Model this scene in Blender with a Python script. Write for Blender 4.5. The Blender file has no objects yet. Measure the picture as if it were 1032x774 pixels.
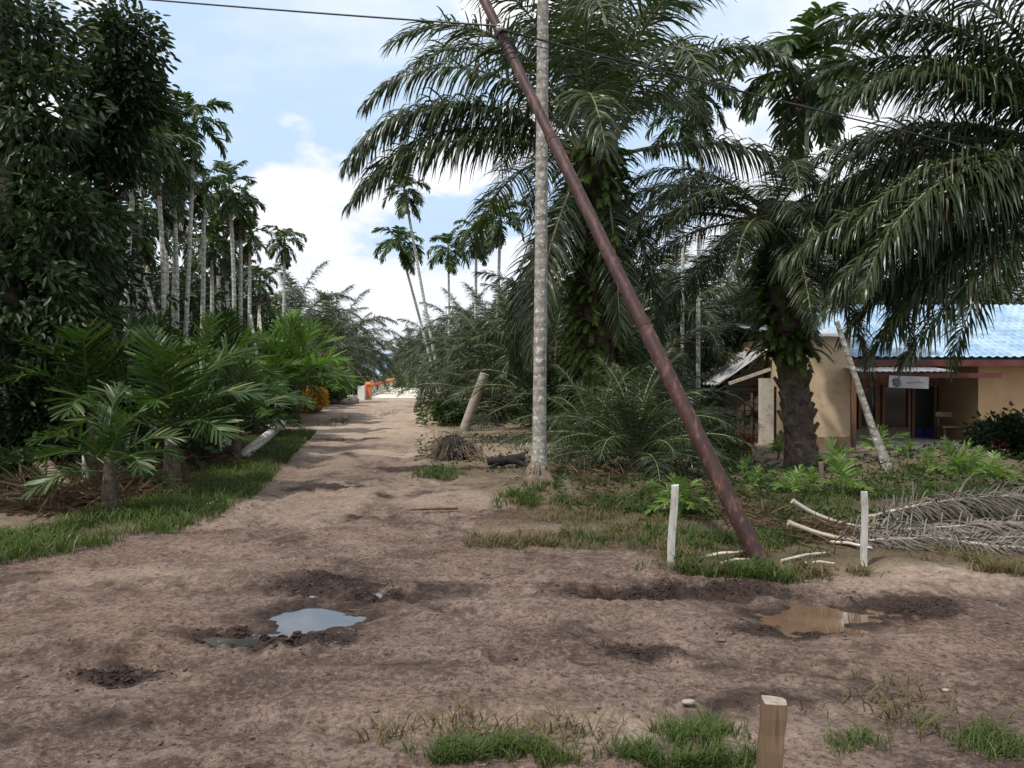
import bpy, math, random
import numpy as np
from mathutils import Vector, Matrix
R = math.radians
rng = np.random.default_rng(7)
random.seed(7)
S = bpy.context.scene
COL = S.collection
PI = math.pi
F, CX, HY, CAMH = 800.0, 516.0, 378.0, 1.6

# ------------------------------------------------------------------ noise / terrain
_T = np.random.default_rng(3).random((256, 256))
def vn(x, y):
    x = np.asarray(x, float); y = np.asarray(y, float)
    xi = np.floor(x).astype(int); yi = np.floor(y).astype(int)
    u = x - xi; v = y - yi
    u = u*u*(3-2*u); v = v*v*(3-2*v)
    a = _T[xi & 255, yi & 255]; b = _T[(xi+1) & 255, yi & 255]
    c = _T[xi & 255, (yi+1) & 255]; d = _T[(xi+1) & 255, (yi+1) & 255]
    return (a*(1-u)+b*u)*(1-v) + (c*(1-u)+d*u)*v
def sm(t):
    t = np.clip(t, 0, 1); return t*t*(3-2*t)
def flat(px, py):                       # photo pixel -> point on z=0
    y = CAMH*F/(py-HY); return ((px-CX)*y/F, y)
P1 = flat(318, 619); P2 = flat(826, 619)
def el(x, y, c, rx, ry): return ((x-c[0])/rx)**2 + ((y-c[1])/ry)**2
MUD_AND_SHADE = [(flat(330, 588), .62, .42), (flat(300, 645), .50, .22), (flat(372, 602), .4, .3), (flat(120, 678), .30, .18), (flat(642, 656), .33, .20), (flat(905, 613), .55, .30),
        (flat(800, 634), .55, .20), (flat(735, 597), .75, .35), (flat(250, 640), .55, .22), (flat(640, 600), .8, .16),
        (flat(430, 470), 1.3, .5), (flat(350, 443), 1.0, .7), (flat(330, 490), .7, .4)]  # this row: tree shadow streaks across the far track, painted as dark patches
RUTS = [(4.2, 11.2, 6.0, 1), (4.2, 11.2, 7.35, 1), (-9.5, 12.5, 7.2, 1), (-9.5, 12.5, 8.5, 1), (1.5, 62, 57.6, 1), (1.5, 62, 56.2, 1), (-3, 50, 46.4, 1)]
def yardf(x, y): return sm((x-2.2)/4.0)*sm((y-11.5)/8.0)
def H(x, y):
    x = np.asarray(x, float); y = np.asarray(y, float)
    yd = yardf(x, y)
    z = (0.35*sm((y-22)/20)*(1-sm((y-50)/25))-.25*sm((y-41)/1.5)*sm((53-y)/1.5))*(1-yd)
    z = z - 0.56*yd
    near = 1/(1+np.maximum(y-10, 0)*.05)
    z = z + .10*(vn(x*.22+5, y*.22)-.5)*sm((y-4)/6) + .05*(vn(x*.9, y*.9+9)-.5) + .026*(vn(x*2.7, y*2.7)-.5) + .020*(vn(x*7, y*7)-.5)*near + .012*(vn(x*15, y*15)-.5)*near
    # shallow wheel ruts along the track
    for off in (-.75, .75):
        c = -2.6 - .115*(y-14) + off + .25*np.sin(y*.35)
        z = z - .035*np.exp(-((x-c)/.22)**2)*sm((y-8)/4)
    z = z + .42*np.exp(-el(x, y, (7.4, 13.6), 1.6, .9)) + .25*np.exp(-el(x, y, (.75, 11.0), 1.1, .7))
    z = z + .28*np.exp(-el(x, y, (1.6, 10.0), 1.3, .5))*vn(x*3, y*3)
    for (cx, cy, rad, ww) in RUTS:
        d = np.hypot(x-cx, y-cy)-rad-.30*(vn(x*.55+cx, y*.55)-.5)
        k = (.25+1.1*vn(x*.8+rad, y*.8))*(y < 16)
        z = z + k*(-.026*np.exp(-(d/.11)**2)*(1+.5*np.sin(np.arctan2(y-cy, x-cx)*rad*38)*(np.abs(d) < .1)) + .014*np.exp(-((np.abs(d)-.2)/.07)**2))
    z = z + near*(.015*(vn(x*26+5, y*26)-.5)+.009*(vn(x*41, y*41+3)-.5))*np.clip(2.6*vn(x*1.6+9, y*1.6)-.55, .15, 1.6)
    z = z + .07*np.exp(-el(x, y, (2.12, 6.8), .3, .25))
    for (c, rx, ry) in MUD_AND_SHADE:
        w = np.exp(-el(x, y, c, rx, ry)*1.6)
        z = z + w*(.11*(vn(x*8+3, y*8)-.5) + .07*(vn(x*19, y*19+7)-.55) - .015)
    for (c, rx, ry, dep) in ((P1, .33, .32, .085), (P2, .50, .28, .085)):
        xx = x + .22*(vn(x*5+1, y*5)-.5) + .07*(vn(x*15, y*15)-.5); yy = y + .24*(vn(x*5+40, y*5)-.5) + .07*(vn(x*15+9, y*15)-.5)
        r2 = el(xx, yy, c, rx, ry)
        w = np.exp(-r2*.55)
        z = z*(1-w*.92) - dep*np.exp(-r2) + w*(.022*(vn(x*14, y*14)-.5) + .012*(vn(x*30, y*30)-.5))
    return z
def G(px, py):                          # photo pixel -> point on the terrain
    dx = (px-CX)/F; dz = -(py-HY)/F
    ys = np.concatenate([np.arange(2, 30, .02), np.arange(30, 260, .1)])
    zz = CAMH + dz*ys
    h = H(dx*ys, ys)
    k = np.nonzero(zz <= h)[0]
    y = ys[k[0]] if len(k) else 250.
    return Vector((dx*y, y, float(H(dx*y, y))))
def at(px, py, Y): return Vector(((px-CX)*Y/F, Y, CAMH - (py-HY)*Y/F))
def gz(x, y): return float(H(x, y))

# ------------------------------------------------------------------ object helpers
def tag(o, label=None, cat=None, group=None, kind=None):
    if label: o['label'] = label
    if cat: o['category'] = cat
    if group: o['group'] = group
    if kind: o['kind'] = kind
    return o
def empty(name, loc, label=None, cat=None, group=None):
    o = bpy.data.objects.new(name, None); COL.objects.link(o); o.location = loc; o.empty_display_size = .2
    return tag(o, label, cat, group)
def link(name, me, parent=None, loc=(0, 0, 0), rot=(0, 0, 0), sc=1):
    o = bpy.data.objects.new(name, me); COL.objects.link(o)
    if parent is not None: o.parent = parent
    o.location = loc; o.rotation_euler = rot; o.scale = (sc, sc, sc)
    return o
def mesh_np(name, V, polys, mats, mi=None, smooth=False):
    """polys: list of (n,k) int arrays"""
    me = bpy.data.meshes.new(name)
    V = np.asarray(V, np.float32)
    me.vertices.add(len(V)); me.vertices.foreach_set('co', V.ravel())
    loops = np.concatenate([p.ravel() for p in polys]).astype(np.int32)
    tot = np.concatenate([np.full(len(p), p.shape[1], np.int32) for p in polys])
    st = np.concatenate([[0], np.cumsum(tot)[:-1]]).astype(np.int32)
    me.loops.add(len(loops)); me.loops.foreach_set('vertex_index', loops)
    me.polygons.add(len(tot)); me.polygons.foreach_set('loop_start', st)
    for m in (mats if isinstance(mats, (list, tuple)) else [mats]): me.materials.append(m)
    if mi is not None: me.polygons.foreach_set('material_index', np.asarray(mi, np.int32))
    me.polygons.foreach_set('use_smooth', np.full(len(tot), smooth))
    me.update(calc_edges=True); me.validate()
    return me
class MB:
    def __init__(s): s.v = []; s.f = []; s.m = []; s.s = []
    def add(s, vs, fs, m=0, smooth=False):
        b = len(s.v); s.v += [tuple(v) for v in vs]
        for f in fs: s.f.append([b+i for i in f]); s.m.append(m); s.s.append(smooth)
    def box(s, c, d, rot=None, m=0, taper=1.0):
        vs = []
        for z in (-.5, .5):
            t = taper if z > 0 else 1
            for (x, y) in ((-.5, -.5), (.5, -.5), (.5, .5), (-.5, .5)):
                p = Vector((x*d[0]*t, y*d[1]*t, z*d[2]))
                if rot is not None: p = rot @ p
                vs.append(p+Vector(c))
        s.add(vs, [(0, 3, 2, 1), (4, 5, 6, 7), (0, 1, 5, 4), (1, 2, 6, 5), (2, 3, 7, 6), (3, 0, 4, 7)], m)
    def tube(s, pts, rad, n=8, m=0, cap=True, smooth=True, wob=0):
        pts = [Vector(p) for p in pts]; k = len(pts)
        if not hasattr(rad, '__len__'): rad = [rad]*k
        vs = []; up = None
        for i, p in enumerate(pts):
            t = (pts[min(i+1, k-1)]-pts[max(i-1, 0)]).normalized()
            if up is None: up = Vector((0, 1, 0)) if abs(t.y) < .9 else Vector((1, 0, 0))
            a = t.cross(up).normalized(); b = a.cross(t).normalized(); up = b
            for j in range(n):
                q = 2*PI*j/n; r = rad[i]*(1+(random.uniform(-wob, wob) if wob else 0))
                vs.append(p + a*math.cos(q)*r + b*math.sin(q)*r)
        fs = [(i*n+j, i*n+(j+1) % n, (i+1)*n+(j+1) % n, (i+1)*n+j) for i in range(k-1) for j in range(n)]
        s.add(vs, fs, m, smooth)
        if cap:
            s.add(vs[:n], [tuple(range(n-1, -1, -1))], m); s.add(vs[-n:], [tuple(range(n))], m)
    def blob(s, c, r, m=0, nu=8, nv=6, jit=.15):
        vs = []; c = Vector(c)
        rr = r if hasattr(r, '__len__') else (r, r, r)
        for i in range(nv+1):
            th = PI*i/nv
            for j in range(nu):
                ph = 2*PI*j/nu; k = 1+random.uniform(-jit, jit)
                vs.append(c+Vector((rr[0]*math.sin(th)*math.cos(ph)*k, rr[1]*math.sin(th)*math.sin(ph)*k, rr[2]*math.cos(th)*k)))
        s.add(vs, [(i*nu+j, (i+1)*nu+j, (i+1)*nu+(j+1) % nu, i*nu+(j+1) % nu) for i in range(nv) for j in range(nu)], m, True)
    def mesh(s, name, mats, off=(0, 0, 0)):
        me = bpy.data.meshes.new(name); o = Vector(off)
        me.from_pydata([tuple(Vector(v)-o) for v in s.v], [], s.f)
        for m in (mats if isinstance(mats, (list, tuple)) else [mats]): me.materials.append(m)
        me.polygons.foreach_set('material_index', s.m); me.polygons.foreach_set('use_smooth', s.s)
        me.update(); return me
    def build(s, name, mats, parent=None):   # coordinates are world coordinates
        off = parent.matrix_basis.translation if parent is not None else Vector((0, 0, 0))
        if parent is not None and parent.parent is not None: off = off + parent.parent.matrix_basis.translation
        return link(name, s.mesh(name, mats, off), parent)
    def thing(s, name, mats, label, cat, group=None):      # a thing of one mesh, origin at its base
        vs = np.array(s.v); c = (float((vs[:, 0].min()+vs[:, 0].max())/2), float((vs[:, 1].min()+vs[:, 1].max())/2), float(vs[:, 2].min()))
        return tag(link(name, s.mesh(name, mats, c), None, c), label, cat, group)

# ------------------------------------------------------------------ materials
class NT:
    def __init__(s, name):
        s.mat = bpy.data.materials.new(name); s.mat.use_nodes = True
        s.t = s.mat.node_tree; s.t.nodes.clear()
        s.out = s.n('ShaderNodeOutputMaterial')
    def n(s, typ, **kw):
        nd = s.t.nodes.new(typ)
        for k, v in kw.items():
            if k.startswith('i_'):
                key = k[2:]; key = int(key) if key.isdigit() else key.replace('_', ' ')
                s.set(nd.inputs[key], v)
            else: setattr(nd, k, v)
        return nd
    def set(s, sock, v):
        if hasattr(v, 'outputs'): v = v.outputs[0]
        if isinstance(v, bpy.types.NodeSocket): s.t.links.new(v, sock)
        elif hasattr(v, '__len__') and len(v) == 3 and sock.type == 'RGBA': sock.default_value = (*v, 1)
        else: sock.default_value = v
    def noise(s, scale, detail=4, rough=.55, vec=None, dist=0):
        nd = s.n('ShaderNodeTexNoise', i_Scale=scale, i_Detail=detail, i_Roughness=rough, i_Distortion=dist)
        s.set(nd.inputs['Vector'], vec if vec is not None else s.obj()); return nd
    def obj(s):
        if not hasattr(s, '_o'): s._o = s.n('ShaderNodeTexCoord')
        return s._o.outputs['Object']
    def ramp(s, fac, a, b, c0=0., c1=1.):
        nd = s.n('ShaderNodeMapRange', i_From_Min=a, i_From_Max=b, i_To_Min=c0, i_To_Max=c1); s.set(nd.inputs['Value'], fac); return nd.outputs[0]
    def mix(s, fac, a, b, mode='MIX'):
        nd = s.n('ShaderNodeMix', data_type='RGBA', blend_type=mode)
        s.set(nd.inputs[0], fac); s.set(nd.inputs[6], a); s.set(nd.inputs[7], b); return nd.outputs[2]
    def math(s, op, a, b=0.):
        nd = s.n('ShaderNodeMath', operation=op); s.set(nd.inputs[0], a); s.set(nd.inputs[1], b); return nd.outputs[0]
    def scalevec(s, v):
        nd = s.n('ShaderNodeMapping'); s.set(nd.inputs['Vector'], s.obj()); nd.inputs['Scale'].default_value = v; return nd.outputs[0]
    def bump(s, h, strength=.5, dist=.02):
        nd = s.n('ShaderNodeBump', i_Strength=strength, i_Distance=dist); s.set(nd.inputs['Height'], h); return nd.outputs[0]
    def pbsdf(s, col, rough=.7, spec=.5, normal=None, metal=0):
        nd = s.n('ShaderNodeBsdfPrincipled'); s.set(nd.inputs['Base Color'], col); s.set(nd.inputs['Roughness'], rough)
        nd.inputs['Specular IOR Level'].default_value = spec; nd.inputs['Metallic'].default_value = metal
        if normal is not None: s.set(nd.inputs['Normal'], normal)
        return nd
    def done(s, sh):
        s.t.links.new(sh.outputs[0] if hasattr(sh, 'outputs') else sh, s.out.inputs['Surface']); return s.mat
def rough_mat(name, a, b, scale=6, rough=.85, spec=.3, bump=.4, bscale=30, stretch=None, dist=.01, c=None):
    t = NT(name); v = t.scalevec(stretch) if stretch else None
    col = t.mix(t.ramp(t.noise(scale, 6, .65, v), .35, .65), a, b)
    if c is not None: col = t.mix(t.ramp(t.noise(scale*3.3, 5, .7, v), .52, .68), col, c)
    return t.done(t.pbsdf(col, rough, spec, t.bump(t.noise(bscale, 5, .7, v), bump, dist)))
def leaf_mat(name, dark, light, rough=.42, trans=.18, spec=.5, tcol=None, brown=None, scale=1.5):
    t = NT(name)
    oi = t.n('ShaderNodeObjectInfo')
    geo = t.n('ShaderNodeNewGeometry')
    f = t.math('ADD', t.math('MULTIPLY', oi.outputs['Random'], .45), t.math('MULTIPLY', t.ramp(t.noise(scale, 3), .3, .7), .35))
    f = t.math('ADD', f, t.math('MULTIPLY', geo.outputs['Random Per Island'], .35))
    col = t.mix(f, dark, light)
    if brown is not None:
        col = t.mix(t.ramp(geo.outputs['Random Per Island'], .975, .985, 0, .7), col, brown)
    p = t.pbsdf(col, rough, spec)
    tr = t.n('ShaderNodeBsdfTranslucent'); t.set(tr.inputs[0], t.mix(.6, col, tcol or (light[0]*1.8, light[1]*2.2, light[2]*.8)))
    m = t.n('ShaderNodeMixShader', i_0=trans); t.t.links.new(p.outputs[0], m.inputs[1]); t.t.links.new(tr.outputs[0], m.inputs[2])
    return t.done(m)
M = {}
M['oil'] = leaf_mat('oil_palm_leaflet', (0.0162, 0.0286, 0.0113), (0.0583, 0.0777, 0.0326), .33, .16, .34, brown=(.16, .12, .06))
M['oilold'] = leaf_mat('old_oil_palm_leaflet', (0.0252, 0.0293, 0.0151), (0.0605, 0.0580, 0.0353), .42, .1, .35, brown=(.2, .15, .08))
M['areca'] = leaf_mat('betel_palm_leaflet', (0.0199, 0.0411, 0.0120), (0.0562, 0.0936, 0.0263), .4, .2, .3, brown=(.17, .13, .05))
M['young'] = leaf_mat('young_palm_leaflet', (0.0151, 0.0378, 0.0091), (0.0428, 0.0806, 0.0176), .42, .2, .28, brown=(.22, .18, .05))
M['sunlit'] = leaf_mat('sunlit_palm_leaflet', (.045, .095, .018), (.12, .20, .04), .45, .3, .3)  # young palm green with sunlight painted in as a lighter tone
M['bright'] = leaf_mat('seedling_leaflet', (.05, .10, .02), (.16, .24, .06), .45, .3, .35, brown=(.35, .28, .1))
M['broad'] = leaf_mat('broad_leaf', (0.0088, 0.0186, 0.0069), (0.0356, 0.0603, 0.0192), .45, .16, .2, brown=(.10, .08, .03))
M['shrub'] = leaf_mat('shrub_leaf', (0.0162, 0.0351, 0.0097), (0.0459, 0.0756, 0.0189), .5, .2, .25, brown=(.14, .12, .04))
M['fern'] = leaf_mat('fern_leaf', (.018, .040, .010), (.085, .13, .028), .55, .22, .2, brown=(.12, .09, .04))
M['croton'] = leaf_mat('yellow_orange_leaf', (.45, .17, .03), (.6, .36, .06), .5, .25, .4)
M['redleaf'] = leaf_mat('red_leaf', (.10, .028, .02), (.22, .06, .04), .5, .25, .4)
M['deadfrond'] = leaf_mat('dead_palm_leaflet', (.06, .052, .045), (.21, .185, .16), .8, .08, .2, tcol=(.3, .25, .2))
M['deadbrown'] = leaf_mat('dead_brown_leaf', (0.0600, 0.0390, 0.0240), (0.1320, 0.0900, 0.0540), .8, .1, .2, tcol=(.25, .15, .08))
M['grass'] = leaf_mat('grass_blade', (0.0251, 0.0474, 0.0112), (0.0781, 0.1116, 0.0279), .55, .25, .2, brown=(.28, .22, .11))
M['drygrass'] = leaf_mat('dry_grass_blade', (0.0806, 0.0682, 0.0310), (0.1674, 0.1302, 0.0682), .7, .2, .2, brown=(.10, .14, .04))
M['rachis'] = rough_mat('palm_rib', (.10, .12, .05), (.19, .19, .09), 5, .5, .4, .2)
M['rachisold'] = rough_mat('old_palm_rib', (.13, .10, .06), (.24, .19, .12), 5, .7, .3, .2)
M['petiole'] = rough_mat('dry_palm_stalk', (.30, .25, .19), (.50, .45, .37), 4, .55, .4, .2, c=(.3, .2, .13))
def trunk_mat(name, a, b, ring, c=None, rd=.55):
    t = NT(name)
    w = t.n('ShaderNodeTexWave', bands_direction='Z', i_Scale=ring, i_Distortion=1.2, i_Detail=2); t.set(w.inputs['Vector'], t.obj())
    w.inputs['Detail Scale'].default_value = 3
    col = t.mix(t.ramp(t.noise(9, 6, .7), .38, .62), a, b)
    if c is not None: col = t.mix(t.ramp(t.noise(22, 4, .7), .56, .62), col, c)
    col = t.mix(t.ramp(w.outputs['Fac'], .0, .14, rd, 0), col, (a[0]*.35, a[1]*.33, a[2]*.3))
    return t.done(t.pbsdf(col, .85, .25, t.bump(t.math('ADD', w.outputs['Fac'], t.noise(40, 4)), .5, .012)))
M['arecatrunk'] = trunk_mat('betel_palm_bark', (.42, .40, .34), (.66, .64, .58), 1.9, (.12, .14, .08))
M['neartrunk'] = trunk_mat('mottled_palm_bark', (.17, .15, .125), (.34, .32, .28), 2.4, (.56, .54, .49), .22)
M['deadtrunk'] = trunk_mat('dead_palm_stem', (.40, .36, .30), (.60, .56, .50), 1.4, (.22, .18, .13))
M['crownshaft'] = rough_mat('green_crownshaft', (.06, .11, .03), (.13, .19, .06), 3, .45, .4, .1)
M['fruit'] = rough_mat('palm_fruit', (.05, .05, .02), (.16, .11, .04), 8, .6, .3, .3)
M['oiltrunk'] = rough_mat('oil_palm_bark', (.055, .044, .033), (.17, .135, .10), 7, .95, .15, 1.0, 18, None, .03, c=(.16, .14, .11))
M['bark'] = rough_mat('tree_bark', (.07, .055, .04), (.18, .15, .12), 8, .9, .2, .7, 25, (1, 1, .3), .02)
M['wood'] = rough_mat('weathered_timber', (.10, .062, .036), (.20, .135, .082), 7, .8, .25, .5, 24, (1, 1, .06), .006, c=(.09, .055, .03))
M['endgrain'] = rough_mat('sawn_end', (.20, .17, .135), (.33, .29, .24), 30, .85, .2, .4, 60)
M['whitepost'] = rough_mat('chalky_post', (.38, .365, .33), (.56, .55, .52), 9, .8, .25, .3, 40, (1, 1, .25), .004, c=(.26, .23, .19))
M['rust'] = rough_mat('red_oxide_steel', (.034, .016, .0145), (.058, .028, .025), 5, .6, .3, .12, 60, (1, 1, .35), .003, c=(.15, .075, .055))
M['cable'] = rough_mat('black_cable', (.015, .015, .017), (.03, .03, .032), 5, .5, .4, .1)
M['ceramic'] = rough_mat('white_porcelain', (.75, .74, .70), (.85, .84, .80), 5, .25, .5, .05)
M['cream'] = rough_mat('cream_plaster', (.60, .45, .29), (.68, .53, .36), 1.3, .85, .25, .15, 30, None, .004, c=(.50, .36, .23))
M['cream_shade'] = rough_mat('shaded_cream_plaster', (.44, .30, .17), (.52, .37, .22), 1.3, .85, .25, .15, 30, None, .004)  # cream plaster again, eave shade mixed into its colour
M['whitewall'] = rough_mat('whitewashed_wall', (.55, .50, .43), (.68, .63, .55), 1.6, .85, .2, .2, 30, None, .004, c=(.34, .25, .19))
M['plinth'] = rough_mat('stained_plinth', (.22, .13, .09), (.38, .25, .18), 2.5, .9, .2, .3, 25)
M['greenwall'] = rough_mat('grey_green_plaster', (.16, .17, .13), (.23, .23, .17), 2.5, .9, .2, .2, 25)
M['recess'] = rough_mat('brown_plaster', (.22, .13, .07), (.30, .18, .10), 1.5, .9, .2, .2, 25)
M['maroon'] = rough_mat('maroon_board', (.09, .025, .025), (.15, .05, .045), 3, .6, .3, .2)
M['dark'] = rough_mat('doorway_shade', (.010, .010, .012), (.022, .02, .02), 3, .5, .3, .1)
M['glass'] = rough_mat('dark_window_glass', (.008, .009, .011), (.015, .016, .018), 3, .08, .5, .02)
M['frame'] = rough_mat('brown_frame', (.13, .065, .035), (.2, .11, .06), 6, .6, .3, .2, 30, (1, 1, .1))
M['bluecloth'] = rough_mat('blue_panel', (.020, .035, .17), (.035, .06, .26), 5, .7, .3, .2)
M['sign'] = rough_mat('white_sign', (.42, .42, .42), (.56, .56, .55), 2, .5, .4, .05)
M['signink'] = rough_mat('grey_sign_print', (.10, .10, .11), (.2, .2, .21), 12, .6, .3, .05)
M['signscript'] = rough_mat('faded_sign_script', (.28, .28, .30), (.4, .4, .42), 12, .6, .3, .05)
M['boards'] = rough_mat('grey_brown_boards', (.07, .055, .045), (.17, .14, .12), 5, .9, .2, .5, 22, (.12, 1, 2), .01, c=(.22, .2, .18))
M['plank'] = rough_mat('pale_plank', (.25, .22, .18), (.38, .34, .28), 6, .8, .2, .3, 22, (.15, 1, 1), .01)
M['concrete'] = rough_mat('pale_concrete', (.60, .55, .46), (.75, .70, .60), 1.5, .9, .2, .2, 12)
M['orange'] = rough_mat('orange_paint', (.75, .17, .04), (.82, .24, .07), 4, .6, .4, .1)
M['whitepaint'] = rough_mat('white_paint', (.72, .70, .66), (.82, .80, .76), 4, .6, .4, .1)
M['char'] = rough_mat('charred_wood', (.010, .009, .009), (.035, .03, .028), 8, .85, .3, .8, 22, None, .03)
M['stick'] = rough_mat('dry_stick', (.09, .065, .045), (.22, .17, .125), 7, .9, .2, .4, 40)
M['palestick'] = rough_mat('bleached_stick', (.38, .33, .27), (.60, .54, .45), 7, .8, .2, .3, 40)
M['plastic'] = rough_mat('white_litter', (.75, .75, .75), (.85, .85, .85), 4, .4, .5, .1)
def zinc():
    t = NT('zinc_sheet'); w = t.n('ShaderNodeTexNoise', i_Scale=2.5)
    col = t.mix(t.ramp(t.noise(2.2, 5), .4, .62), (.62, .63, .64), (.42, .40, .38)); col = t.mix(t.ramp(t.noise(5, 5), .6, .7), col, (.25, .13, .08))
    return t.done(t.pbsdf(col, .45, .5, None, .35))
M['zinc'] = zinc()
def bluetile():
    t = NT('blue_roof_tile'); col = t.mix(t.ramp(t.noise(.9, 5), .4, .6), (.20, .33, .47), (.36, .48, .58)); col = t.mix(t.ramp(t.noise(6, 4), .5, .72, 0, .5), col, (.45, .55, .66))
    return t.done(t.pbsdf(col, .36, .5))
M['bluetile'] = bluetile()
def dirt_mat(name, a, b, c):
    t = NT(name)
    g = lambda nm: t.n('ShaderNodeAttribute', attribute_name=nm).outputs['Fac']
    k = lambda q, s: tuple(v*s for v in q)
    n1 = t.noise(.5, 5, .6); n2 = t.noise(2.3, 8, .68, None, .5); n3 = t.noise(24, 6, .75); n4 = t.noise(110, 4, .75); n5 = t.noise(7, 7, .74, None, .7); n6 = t.noise(1.1, 6, .65, None, .3)
    st = t.noise(1.6, 7, .7, t.scalevec((.4, 1.7, 1)), 1.0)
    col = t.mix(t.ramp(n2, .36, .64), a, b)
    col = t.mix(t.ramp(n1, .47, .62, 0, .7), col, c)
    col = t.mix(t.ramp(n6, .50, .68, 0, .55), col, k(b, 1.18))
    col = t.mix(t.ramp(st, .52, .66, 0, .7), col, k(a, .66))
    n8 = t.noise(.75, 7, .7, t.scalevec((.8, 1.3, 1)), .6); col = t.mix(t.ramp(n8, .53, .60, 0, .72), col, k(a, .60)); col = t.mix(t.ramp(n8, .46, .40, 0, .5), col, k(b, 1.28))
    n9 = t.noise(3.6, 6, .75, t.scalevec((1, 1.4, 1)), 1.2); col = t.mix(t.ramp(n9, .56, .63, 0, .6), col, (a[0]*.62, a[1]*.54, a[2]*.50))
    col = t.mix(t.ramp(n5, .55, .68, 0, .75), col, k(a, .55))
    col = t.mix(t.ramp(n5, .46, .34, 0, .5), col, k(b, 1.25))
    n7 = t.noise(38, 5, .8); col = t.mix(t.ramp(n3, .52, .60, 0, .75), col, k(a, .5))
    col = t.mix(t.ramp(n3, .46, .38, 0, .5), col, k(b, 1.3))
    col = t.mix(t.ramp(n7, .54, .62, 0, .8), col, k(a, .38))
    col = t.mix(t.ramp(n7, .44, .36, 0, .6), col, k(b, 1.55))
    col = t.mix(t.ramp(n4, .57, .70, 0, .65), col, k(a, .35))
    col = t.mix(t.ramp(n4, .42, .30, 0, .55), col, k(b, 1.6))
    sand_sun = t.math('MULTIPLY', g('sand_sun'), t.ramp(n2, .28, .48)); col = t.mix(sand_sun, col, t.mix(t.ramp(n3, .35, .65), (.50, .40, .31), (.30, .22, .165)))
    veg = t.math('MULTIPLY', g('veg'), t.ramp(n2, .28, .55)); col = t.mix(veg, col, t.mix(t.ramp(n3, .35, .65), (.045, .052, .020), (.10, .08, .045)))
    mudf = t.math('ADD', g('mud'), t.math('MULTIPLY', t.math('SUBTRACT', n2, .5), 1.5)); mudf = t.math('ADD', mudf, t.math('MULTIPLY', t.math('SUBTRACT', n5, .5), .9))
    mudm = t.math('MULTIPLY', t.ramp(mudf, .26, .62), t.ramp(g('mud'), .02, .2))
    col = t.mix(t.math('MULTIPLY', mudm, .95), col, t.mix(t.ramp(n3, .38, .62), (.016, .010, .009), (.060, .040, .032)))
    ro = t.math('SUBTRACT', .95, t.math('MULTIPLY', mudm, .2))
    h = t.math('ADD', t.math('MULTIPLY', n3, .7), t.math('ADD', t.math('MULTIPLY', n4, .45), t.math('MULTIPLY', n5, .6)))
    return t.done(t.pbsdf(col, ro, .12, t.bump(h, .8, .03)))
M['dirt'] = dirt_mat('pinkish_dirt', (.106, .074, .059), (.205, .150, .123), (.188, .124, .088))
M['soil'] = dirt_mat('yard_soil', (.075, .052, .037), (.15, .105, .073), (.115, .072, .046))
def water_mat():
    t = NT('muddy_water'); col = t.mix(t.ramp(t.noise(3, 3), .4, .6), (.115, .072, .045), (.15, .095, .06))
    return t.done(t.pbsdf(col, .03, .5, t.bump(t.noise(9, 2), .02, .01)))
M['water'] = water_mat()
def clearwater():
    t = NT('still_puddle_water'); col = t.mix(t.ramp(t.noise(3, 3), .4, .6), (.045, .045, .045), (.075, .07, .065))
    return t.done(t.pbsdf(col, .02, .8, t.bump(t.noise(9, 2), .02, .01)))
M['clearwater'] = clearwater()

# ------------------------------------------------------------------ ground sheet, split into road and yard along one shared edge
def graded(a, b, step, lo, hi, k=1.09):
    c = list(np.arange(a, b+1e-6, step))
    s = step; x = c[-1]
    while x < hi: s *= k; x += s; c.append(x)
    s = step; x = c[0]; pre = []
    while x > lo: s *= k; x -= s; pre.append(x)
    return np.array(pre[::-1]+c)
gx = graded(-5.2, 6.2, .030, -1500, 1500, 1.05); gy = graded(2.6, 7.4, .026, -60, 1800, 1.013)
def trim(c, lo, hi):
    return c[(c > lo-100) & (c < hi+400)]
XX, YY = np.meshgrid(gx, gy)
ZZ = H(XX, YY)
far = sm((np.hypot(XX, YY)-150)/150); ZZ = ZZ*(1-far)
left = [(-40, 568), (0, 559), (70, 552), (130, 540), (180, 522), (222, 503), (245, 486), (262, 470), (284, 452), (303, 436), (330, 416), (350, 408), (364, 403)]
right = [(1200, 598), (1032, 590), (960, 580), (880, 584), (790, 582), (700, 576), (620, 560), (560, 558), (505, 548), (480, 530), (500, 508), (470, 490), (440, 476), (432, 455), (428, 440), (432, 425), (438, 412), (452, 403)]
poly = [flat(*p) for p in left]+[(-7.2, 60), (-8.5, 100), (-12, 200), (-11, 200), (-6.5, 100), (-4.0, 60)] + [flat(*p) for p in right[::-1]] + [(9, 5.6), (20, 5.2), (20, -30), (-20, -30), (-20, 6.8), (-8, 6.9)]
def inside(px, py, P):
    r = np.zeros(px.shape, bool); n = len(P)
    for i in range(n):
        x0, y0 = P[i]; x1, y1 = P[(i+1) % n]
        c = ((y0 > py) != (y1 > py)) & (px < (x1-x0)*(py-y0)/((y1-y0) if y1 != y0 else 1e-9)+x0)
        r ^= c
    return r
def polydist(px, py, P):
    d = np.full(px.shape, 1e9); n = len(P)
    for i in range(n):
        x0, y0 = P[i]; x1, y1 = P[(i+1) % n]
        dx, dy = x1-x0, y1-y0; t = np.clip(((px-x0)*dx+(py-y0)*dy)/(dx*dx+dy*dy+1e-12), 0, 1)
        d = np.minimum(d, np.hypot(px-x0-t*dx, py-y0-t*dy))
    return d
def roadsd(x, y):
    x = np.asarray(x, float); y = np.asarray(y, float)
    return polydist(x, y, poly)*np.where(inside(x, y, poly), 1, -1)
wob = .5*(vn(XX*1.3, YY*1.3+20)-.5)+.3*(vn(XX*4, YY*4)-.5)
SD = roadsd(XX, YY)+wob*np.clip(YY/8, .6, 1.3)
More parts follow.
